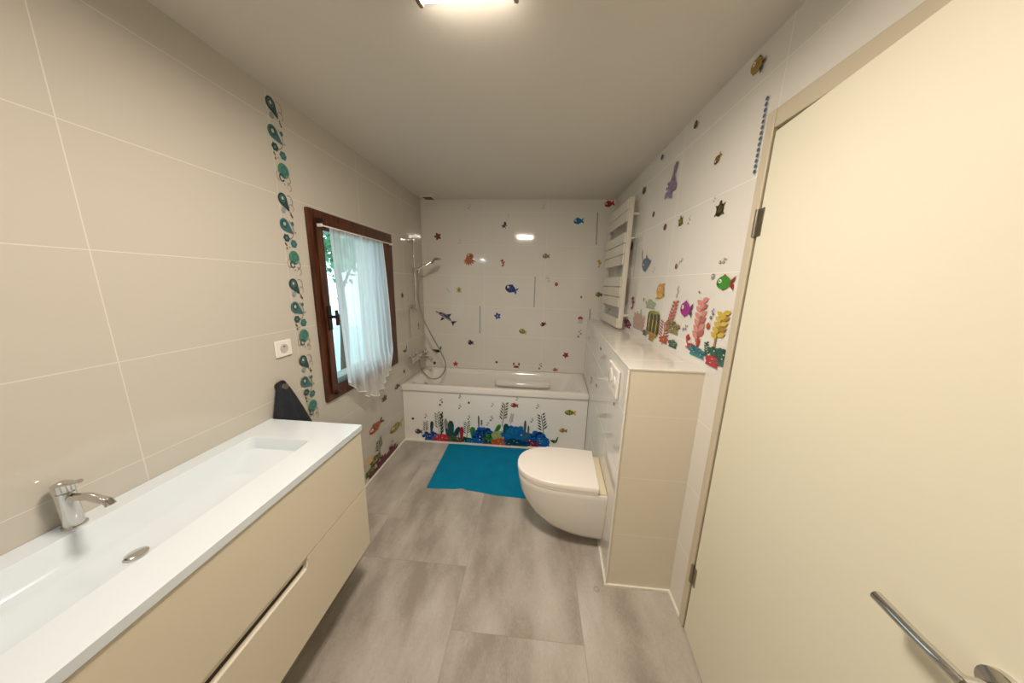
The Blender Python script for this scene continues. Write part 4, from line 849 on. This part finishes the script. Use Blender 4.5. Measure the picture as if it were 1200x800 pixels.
def draw(kind, c, rnd):
    s = Ink(); a, b = c[0], c[1] if len(c) > 1 else c[0]
    if kind == 'fish':          # faces left, tail to the right
        s.poly([(.38, 0), (.86, .42), (.80, .08), (.66, 0), (.80, -.12), (.82, -.50), (.5, -.2)], 'redtail' if a == 'green' else b)
        s.poly([(-.25, .36), (.05, .56), (.3, .34), (.2, .2), (-.2, .2)], b); s.poly([(-.1, -.36), (.05, -.54), (.22, -.34)], b)
        s.ell(0, 0, .56, .44, a)
        if a not in ('green',): 
            for x in (-.05, .18): s.ell(x, 0, .04, .30, b)
        s.ell(-.28, .10, .13, .13, 'white', n=12); s.ell(-.30, .10, .06, .06, 'black', n=10)
        s.line([(-.52, -.08), (-.38, -.14), (-.3, -.1)], .04, 'black')
    elif kind == 'puffer':
        s.poly([(-.2, -.35), (-.45, -.55), (.1, -.5)], b); s.poly([(.2, .3), (.4, .52), (0, .45)], b)
        s.ell(0, .02, .38, .48, a); s.ell(.08, -.30, .22, .16, 'yellow'); s.ell(-.1, .15, .12, .12, 'white', n=10); s.ell(-.1, .15, .06, .06, 'black', n=8)
        s.leaf(.3, -.1, .3, .2, -60, b)
    elif kind == 'star':
        for k in range(5): s.leaf(0, 0, .55, .34, 90 + 72*k, a)
        s.ell(0, 0, .16, .16, b, n=10)
    elif kind == 'octopus':
        s.ell(.12, .24, .30, .26, a); s.ell(.18, .26, .14, .12, b); s.ell(-.02, .05, .2, .2, a)
        for an, L in ((200, .42), (225, .5), (250, .52), (275, .55), (300, .56), (325, .62), (345, .68)): s.leaf(-.02, .02, L, .16, an, a)
        s.ell(.02, .34, .05, .06, 'white', n=8)
    elif kind == 'crayfish':
        s.ell(0, 0, .42, .20, a, 10)
        for an in (150, 200, 30, 60, -40, -100): s.leaf(.0, 0, .6, .12, an, b)
        s.ell(.3, .2, .16, .2, b)
    elif kind == 'shell':
        s.ell(0, 0, .40, .46, a); s.ell(.08, .1, .2, .24, b)
    elif kind == 'dot': s.ell(0, 0, .45, .5, a); s.ell(-.1, .12, .14, .16, 'white', n=8)
    elif kind == 'bubbles':
        for x, y, r in ((-.12, -.32, .16), (.14, .02, .13), (-.06, .24, .10), (.12, .42, .08)):
            s.ell(x, y, r, r, a, n=12); s.ell(x, y, r*.5, r*.5, b if a != b else 'white', n=10)
    elif kind == 'seahorse':
        s.line([(.05, .30), (-.08, .12), (.06, -.05), (.10, -.22), (-.02, -.40), (-.14, -.34)], .15, a); s.ell(.02, .33, .15, .13, a); s.line([(-.05, .34), (-.26, .28)], .08, b); s.leaf(.1, .05, .24, .2, 10, b)
    elif kind == 'turtle':
        for an in (40, 140, 215, 320): s.leaf(0, 0, .55, .22, an, a)
        s.ell(0, .42, .12, .14, a); s.ell(0, 0, .32, .38, b); s.ell(0, .04, .18, .22, a)
    elif kind == 'dolphin':
        P = []
        for k in range(13): t = k/12; P.append((-.62 + 1.2*t, .17*math.sin(PI*t**.7) + .10*math.sin(PI*t)))
        for k in range(12, -1, -1): t = k/12; P.append((-.62 + 1.2*t, -.16*math.sin(PI*t**.7) + .10*math.sin(PI*t)))
        s.poly(P, a); s.poly([(-.1, .22), (.12, .50), (.18, .2)], b); s.poly([(.50, .05), (.78, .30), (.70, .0), (.84, -.22), (.5, -.02)], 'black')
        s.poly([(-.2, -.1), (-.12, -.42), (.04, -.1)], b); s.ell(-.45, .08, .10, .07, 'black', n=10); s.ell(0, .12, .35, .05, b)
        s.line([(-.6, .02), (-.76, -.02)], .07, b)
    elif kind == 'gull':
        s.poly([(-.6, .05), (-.1, -.35), (.25, -.2), (.42, .5), (.30, .5), (.12, .05), (-.15, .10)], a); s.ell(.05, -.12, .18, .16, b)
    elif kind == 'jelly':
        s.poly([(.35*math.cos(PI*k/12), .12 + .36*math.sin(PI*k/12)) for k in range(13)], a)
        for x in (-.2, -.05, .1, .24): s.line([(x, .12), (x + .04, -.15), (x - .03, -.45)], .05, b)
    elif kind == 'crab':
        s.ell(0, -.22, .34, .20, a)
        for sg in (-1, 1):
            s.line([(sg*.25, -.2), (sg*.42, -.02), (sg*.44, .15)], .09, a); s.leaf(sg*.44, .06, .46, .24, 90 + sg*12, a); s.leaf(sg*.36, .10, .30, .14, 90 + sg*40, b)
            for k in range(3): s.line([(sg*.22, -.28-.05*k), (sg*(.46-.06*k), -.38-.05*k)], .045, b)
            s.ell(sg*.10, .02, .07, .08, 'white', n=10); s.ell(sg*.10, .03, .035, .04, 'black', n=8)
    elif kind == 'column':
        n = int(c[1]) if len(c) > 1 and c[1].isdigit() else 20
        for k in range(n):
            y = .5 - (k + .5) / n; s.ell(0, y, .36/n*(1.05 if n > 15 else 1.0), .40/n, a, n=12)
    elif kind == 'squid':
        s.poly([(.10, .5), (.18, .40), (.10, .15), (.16, -.05), (-.05, -.05), (.02, .2), (.02, .4)], a); s.ell(.02, -.12, .13, .18, a)
        for k in range(26): s.ell(.18 - .40*rnd.random()**1.0 + .05, -.02 - .46*rnd.random(), .045, .05, b if k % 2 else a, n=8)
        s.ell(.10, -.2, .10, .16, a, -30); s.ell(-.08, -.34, .14, .09, b, 30)
    elif kind == 'ray':
        s.poly([(-.05, .10), (.18, .02), (.38, -.14), (.16, -.36), (-.02, -.50), (-.16, -.42), (-.26, -.20), (-.22, .02)], a)
        s.line([(-.16, .0), (-.24, .25), (-.20, .50)], .05, a); s.poly([(.02, .05), (.06, .26), (.14, .05)], a); s.ell(.02, -.15, .16, .12, b); s.ell(-.14, -.16, .03, .04, 'white', n=8)
    elif kind == 'coral':
        for k in range(15):
            x = -.5 + k/14; h = .55 + .35*rnd.random() - .3*abs(x)
            s.line([(x*.8, -.5), (x*.9, -.5 + h*.5), (x + .04*rnd.uniform(-1, 1), -.5 + h)], .09, a if k % 3 else b)
            for q in range(3): s.line([(x*.9, -.5 + h*(.3+.2*q)), (x*.9 + rnd.choice((-1, 1))*.09, -.5 + h*(.42+.2*q))], .045, b if q % 2 else a)
    elif kind == 'bush':
        s.poly([(-.45, -.5), (.45, -.5), (.36, -.12), (.12, .02), (-.2, .0), (-.38, -.15)], a)
        for k in range(9):
            an = PI*(k + .5)/9; L = rnd.uniform(.30, .50); x, y = L*math.cos(an), L*.95*math.sin(an) - .12
            s.line([(x*.2, -.25), (x*.8, y*.8 - .04)], .13, a if k % 2 else b); r1 = rnd.uniform(.085, .14); s.ell(x, y, r1, r1, a if k % 3 else b, n=9)
            s.ell(x*1.12 + .03, y - .10, r1*.6, r1*.6, b if k % 3 else a, n=7)
        for k in range(7): s.ell(rnd.uniform(-.32, .32), rnd.uniform(-.42, .12), .07, .05, b if k % 2 else a, n=8)
        for k in range(3): s.ell(rnd.uniform(-.3, .3), rnd.uniform(-.35, .15), .03, .03, 'white', n=6)
    elif kind == 'barrel':
        P = rrect(-.30, .30, -.42, .38, .12, 5); s.poly([(x*(1 + .12*(.5 - y)), y) for x, y in P], a)
        for x in (-.17, 0, .17): s.line([(x*1.1, -.40), (x*1.25, -.1), (x*1.1, .33)], .055, b); s.line([(x*1.1, -.2), (x*1.2, .1)], .03, 'yellow')
        s.ell(0, .36, .25, .06, b); s.poly([(-.34, -.36), (.3, -.36), (.22, -.5), (-.2, -.48)], 'ochre')
    elif kind == 'leafy':
        s.line([(0, -.5), (-.03, -.1), (.03, .2), (.0, .42)], .035, b)
        for k in range(6):
            y = -.38 + .155*k; L = .26 - .015*k
            if k < 1 and rnd.random() < .3: continue
            s.leaf(-.02, y, L*.86, .115, 128 + 3*k, a); s.leaf(.0, y + .07, L*.86, .115, 52 - 3*k, a if k % 2 else b)
        s.leaf(0, .3, .22, .11, 88, a)
    elif kind == 'sprig':
        s.line([(0, -.5), (.03, 0), (0, .46)], .03, b)
        for k in range(6):
            y = -.20 + .125*k; L = .24 - .012*k; s.leaf(-.03, y, L, .06, 140, a if k % 2 else b); s.leaf(.04, y + .05, L, .06, 40, b if k % 2 else a)
    elif kind == 'kelp':
        s.poly([(-.05, -.5), (.05, -.5), (.13, .0), (.14, .30), (.07, .48), (-.05, .50), (-.13, .34), (-.12, .0)], a); s.line([(0, -.45), (.02, .3)], .035, b)
    return s

WALLS = {'L': (Vector((XL, 0, 0)), Vector((0, 1, 0)), Vector((1, 0, 0))),
         'B': (Vector((0, YB, 0)), Vector((1, 0, 0)), Vector((0, -1, 0))),
         'R': (Vector((XR, 0, 0)), Vector((0, -1, 0)), Vector((-1, 0, 0))),
         'T': (Vector((0, TY+.012, 0)), Vector((1, 0, 0)), Vector((0, -1, 0))),
         'H': (Vector((HX, HY, 0)), Vector((-math.sin(TH), -math.cos(TH), 0)), Vector((-math.cos(TH), math.sin(TH), 0)))}
def sticker(s, wall, u, z, h, rot, sx, name, label, cat, group, base=0):
    O, U, Nn = WALLS[wall]; org = O + U*u + Vector((0, 0, z)); V = Vector((0, 0, 1)); mats = []; bm = bmesh.new()
    r = math.radians(rot); off = .0006 + base
    for pts, c in s.F:
        if c not in mats: mats.append(c)
        vs = []
        for x, y in pts:
            X, Y = x*math.cos(r) - y*math.sin(r), x*math.sin(r) + y*math.cos(r)
            vs.append(bm.verts.new(U*(X*h*sx) + V*(Y*h) + Nn*off))
        try: f = bm.faces.new(vs)
        except ValueError: continue
        f.normal_update()
        if f.normal.dot(Nn) < 0: f.normal_flip()
        f.material_index = mats.index(c); off += .000015
    o = link(name, bm, [sm(c) for c in mats], keep=True); o.location = org
    return tag(o, label, cat, group)

GR = {'L': 'sea life stickers on the window wall', 'B': 'sea life stickers on the back wall', 'R': 'sea life stickers on the wall above the ledge',
      'T': 'sea life stickers on the tub front', 'H': 'sea life stickers on the half wall'}
for i, (kind, wall, u, z, h, rot, sx, cols, name, label) in enumerate(STICKERS):
    cs = cols.split()
    rn = random.Random(i)
    if kind == 'column': cs = [cs[0], str(int(sx))]; sx = 1
    sticker(draw(kind, cs, rn), wall, u, z, h, rot, sx, name, label, 'sticker', GR[wall], base=(i % 20) * .0003)

# ------------------------------------------------------------------ paisley border running up the left wall
for n_, c in (('pteal', '#3c6c70'), ('pgreen', '#4a8270'), ('pdark', '#2f474c'), ('pcream', '#bdb89c'), ('pbrown', '#5e4c2e'), ('pgrey', '#8a9c9a'), ('ptan', '#97866a')): PAL[n_] = c
s = Ink()
def paisley(cx, cy, r, c, c2, flip=1, tail=-50):
    P = []
    for k in range(16):
        a = math.radians(tail + 60 + k*240/15*1.0)
        P.append((cx + r*math.cos(a), cy + r*1.1*math.sin(a)))
    a = math.radians(tail); P.append((cx + r*1.9*math.cos(a)*1.0, cy + r*2.3*math.sin(a))); P.append((cx + r*2.3*math.cos(a), cy + r*2.2*math.sin(a)))
    s.poly(P, c); s.ell(cx, cy + r*.1, r*.62, r*.7, c2); s.ell(cx, cy + r*.1, r*.42, r*.48, c); s.ell(cx, cy + r*.15, r*.26, r*.3, 'pcream')
def arc(cx, cy, r, a0, a1, w, c):
    s.line([(cx + r*math.cos(math.radians(a0 + (a1-a0)*k/9)), cy + r*1.2*math.sin(math.radians(a0 + (a1-a0)*k/9))) for k in range(10)], w, c)
def blossom(cx, cy, r, c):
    for k in range(6): s.ell(cx + r*.55*math.cos(PI/3*k), cy + r*.55*math.sin(PI/3*k), r*.42, r*.42, c, n=10)
    s.ell(cx, cy, r*.35, r*.35, 'pgreen', n=10)
PER = .405
for k in range(5):
    z = 2.335 - PER*k
    if z < .6: break
    paisley(1.405, z, .026, 'pdark', 'pteal', tail=-55); arc(1.443, z + .0, .020, -60, 120, .0035, 'ptan'); arc(1.452, z - .03, .014, -60, 200, .003, 'ptan')
    s.ell(1.403, z - .05, .012, .014, 'pgrey'); s.line([(1.444, z-.062), (1.452, z-.075)], .008, 'pbrown'); s.ell(1.444, z-.055, .004, .004, 'pbrown', n=8)
    z2 = z - .118
    paisley(1.398, z2, .027, 'pteal', 'pdark', tail=-38); arc(1.408, z2 - .02, .040, -80, 60, .005, 'ptan'); s.ell(1.446, z2+.012, .009, .010, 'pteal'); s.ell(1.458, z2-.03, .005, .005, 'ptan', n=8)
    blossom(1.400, z2 - .062, .020, 'pdark'); s.line([(1.388, z2-.088), (1.396, z2-.098)], .007, 'pbrown'); s.ell(1.395, z2-.112, .004, .007, 'pbrown', n=8); s.ell(1.41, z2-.105, .004, .004, 'ptan', n=8)
    blossom(1.440, z2 - .085, .021, 'pteal')
    z3 = z - .272
    s.ell(1.432, z3, .032, .034, 'pgreen'); s.ell(1.437, z3+.002, .018, .020, 'pteal'); s.ell(1.437, z3+.002, .010, .012, 'pgreen'); arc(1.418, z3-.034, .013, 0, 330, .006, 'pdark'); arc(1.452, z3-.035, .014, -120, 140, .004, 'ptan')
    arc(1.405, z3-.03, .018, 100, 260, .0028, 'ptan'); s.ell(1.428, z3-.062, .004, .004, 'ptan', n=8); arc(1.455, z3-.07, .012, -100, 160, .003, 'ptan')
sticker(s, 'L', 0, 0, 1, 0, 1, 'paisley_border', 'vertical teal paisley border printed up the window wall', 'border', None)

# ------------------------------------------------------------------ garden outside the window
struct(link('ground', B(-14, XL-.9, -6, 12, -.6, -.5), M['lawn']))
def tree(x, y, h, r, seed, label, shrub=False):
    rn = random.Random(seed)
    t = thing('garden_tree', label, 'tree', (x, y, -.5), 'trees in the garden')
    bm = bmesh.new(); tube(bm, spline([(0, 0, 0), (.05, .03, h*.3), (-.04, .05, h*.6), (0, 0, h*.85)], 5), [.10*(1-.045*i) for i in range(16)], 9)
    for k in range(5):
        a = 2*PI*k/5; tube(bm, [(0, 0, h*(.35+.08*k)), (r*.3*math.cos(a), r*.3*math.sin(a), h*(.5+.07*k)), (r*.6*math.cos(a), r*.6*math.sin(a), h*(.62+.06*k))], [.035, .022, .01], 6)
    link('tree_trunk', bm, M['bark'], t, smooth=True)
    bm = bmesh.new()
    for k in range(2600):
        a, b_ = rn.uniform(0, 2*PI), math.acos(rn.uniform(-1, 1)); d = r*(.45 + .55*rn.random())*(1 + .2*math.sin(a*3+seed)*math.cos(b_*4))
        p = Vector((d*math.sin(b_)*math.cos(a), d*math.sin(b_)*math.sin(a), h*.68 + d*.95*math.cos(b_)))
        s1 = Vector((rn.gauss(0,1), rn.gauss(0,1), rn.gauss(0,1))).normalized(); s2 = s1.cross(Vector((rn.gauss(0,1), rn.gauss(0,1), rn.gauss(0,1)))).normalized(); q = rn.uniform(.05, .11)
        bm.faces.new([bm.verts.new(p + s1*q), bm.verts.new(p + s2*q*.5), bm.verts.new(p - s1*q), bm.verts.new(p - s2*q*.5)])
    link('tree_crown', bm, M['leaf'], t)
tree(-4.0, 5.6, 4.7, 1.15, 1, 'green leafy tree seen through the left strip of the window')
tree(-3.7, 8.4, 3.8, 1.3, 2, 'green tree seen through the sheer curtain near the middle of the window')

# ------------------------------------------------------------------ light
w = bpy.data.worlds.new('sky'); C.world = w; w.use_nodes = True
N, L = w.node_tree.nodes, w.node_tree.links
bg = N['Background']; bg.inputs[0].default_value = (.62, .84, 1.0, 1); bg.inputs[1].default_value = .95
lp = bpy.data.lights.new('window_daylight', 'AREA') if False else None

# ------------------------------------------------------------------ camera
f, yaw, pitch, roll, hcam = 336.51228, -0.07752, -0.20128, 0.02513, 1.55918
fw = Vector((math.sin(yaw)*math.cos(pitch), math.cos(yaw)*math.cos(pitch), math.sin(pitch)))
rt = Vector((math.cos(yaw), -math.sin(yaw), 0)); up = rt.cross(fw)
r2 = rt*math.cos(roll) + up*math.sin(roll); u2 = up*math.cos(roll) - rt*math.sin(roll)
cam = bpy.data.cameras.new('camera'); co = bpy.data.objects.new('camera', cam); COL.objects.link(co)
mw = Matrix((r2, u2, -fw)).transposed().to_4x4(); mw.translation = Vector((0, 0, hcam)); co.matrix_world = mw
cam.sensor_width = 36; cam.lens = f / 1200 * 36; cam.clip_start = .02
C.camera = co
C.view_settings.view_transform = 'Standard'; C.view_settings.look = 'None'; C.view_settings.gamma = 1
C.view_settings.use_curve_mapping = False; C.view_settings.exposure = 1.42
C.cycles.use_denoising = True
C.cycles.max_bounces = 10; C.cycles.diffuse_bounces = 6; C.cycles.transparent_max_bounces = 16
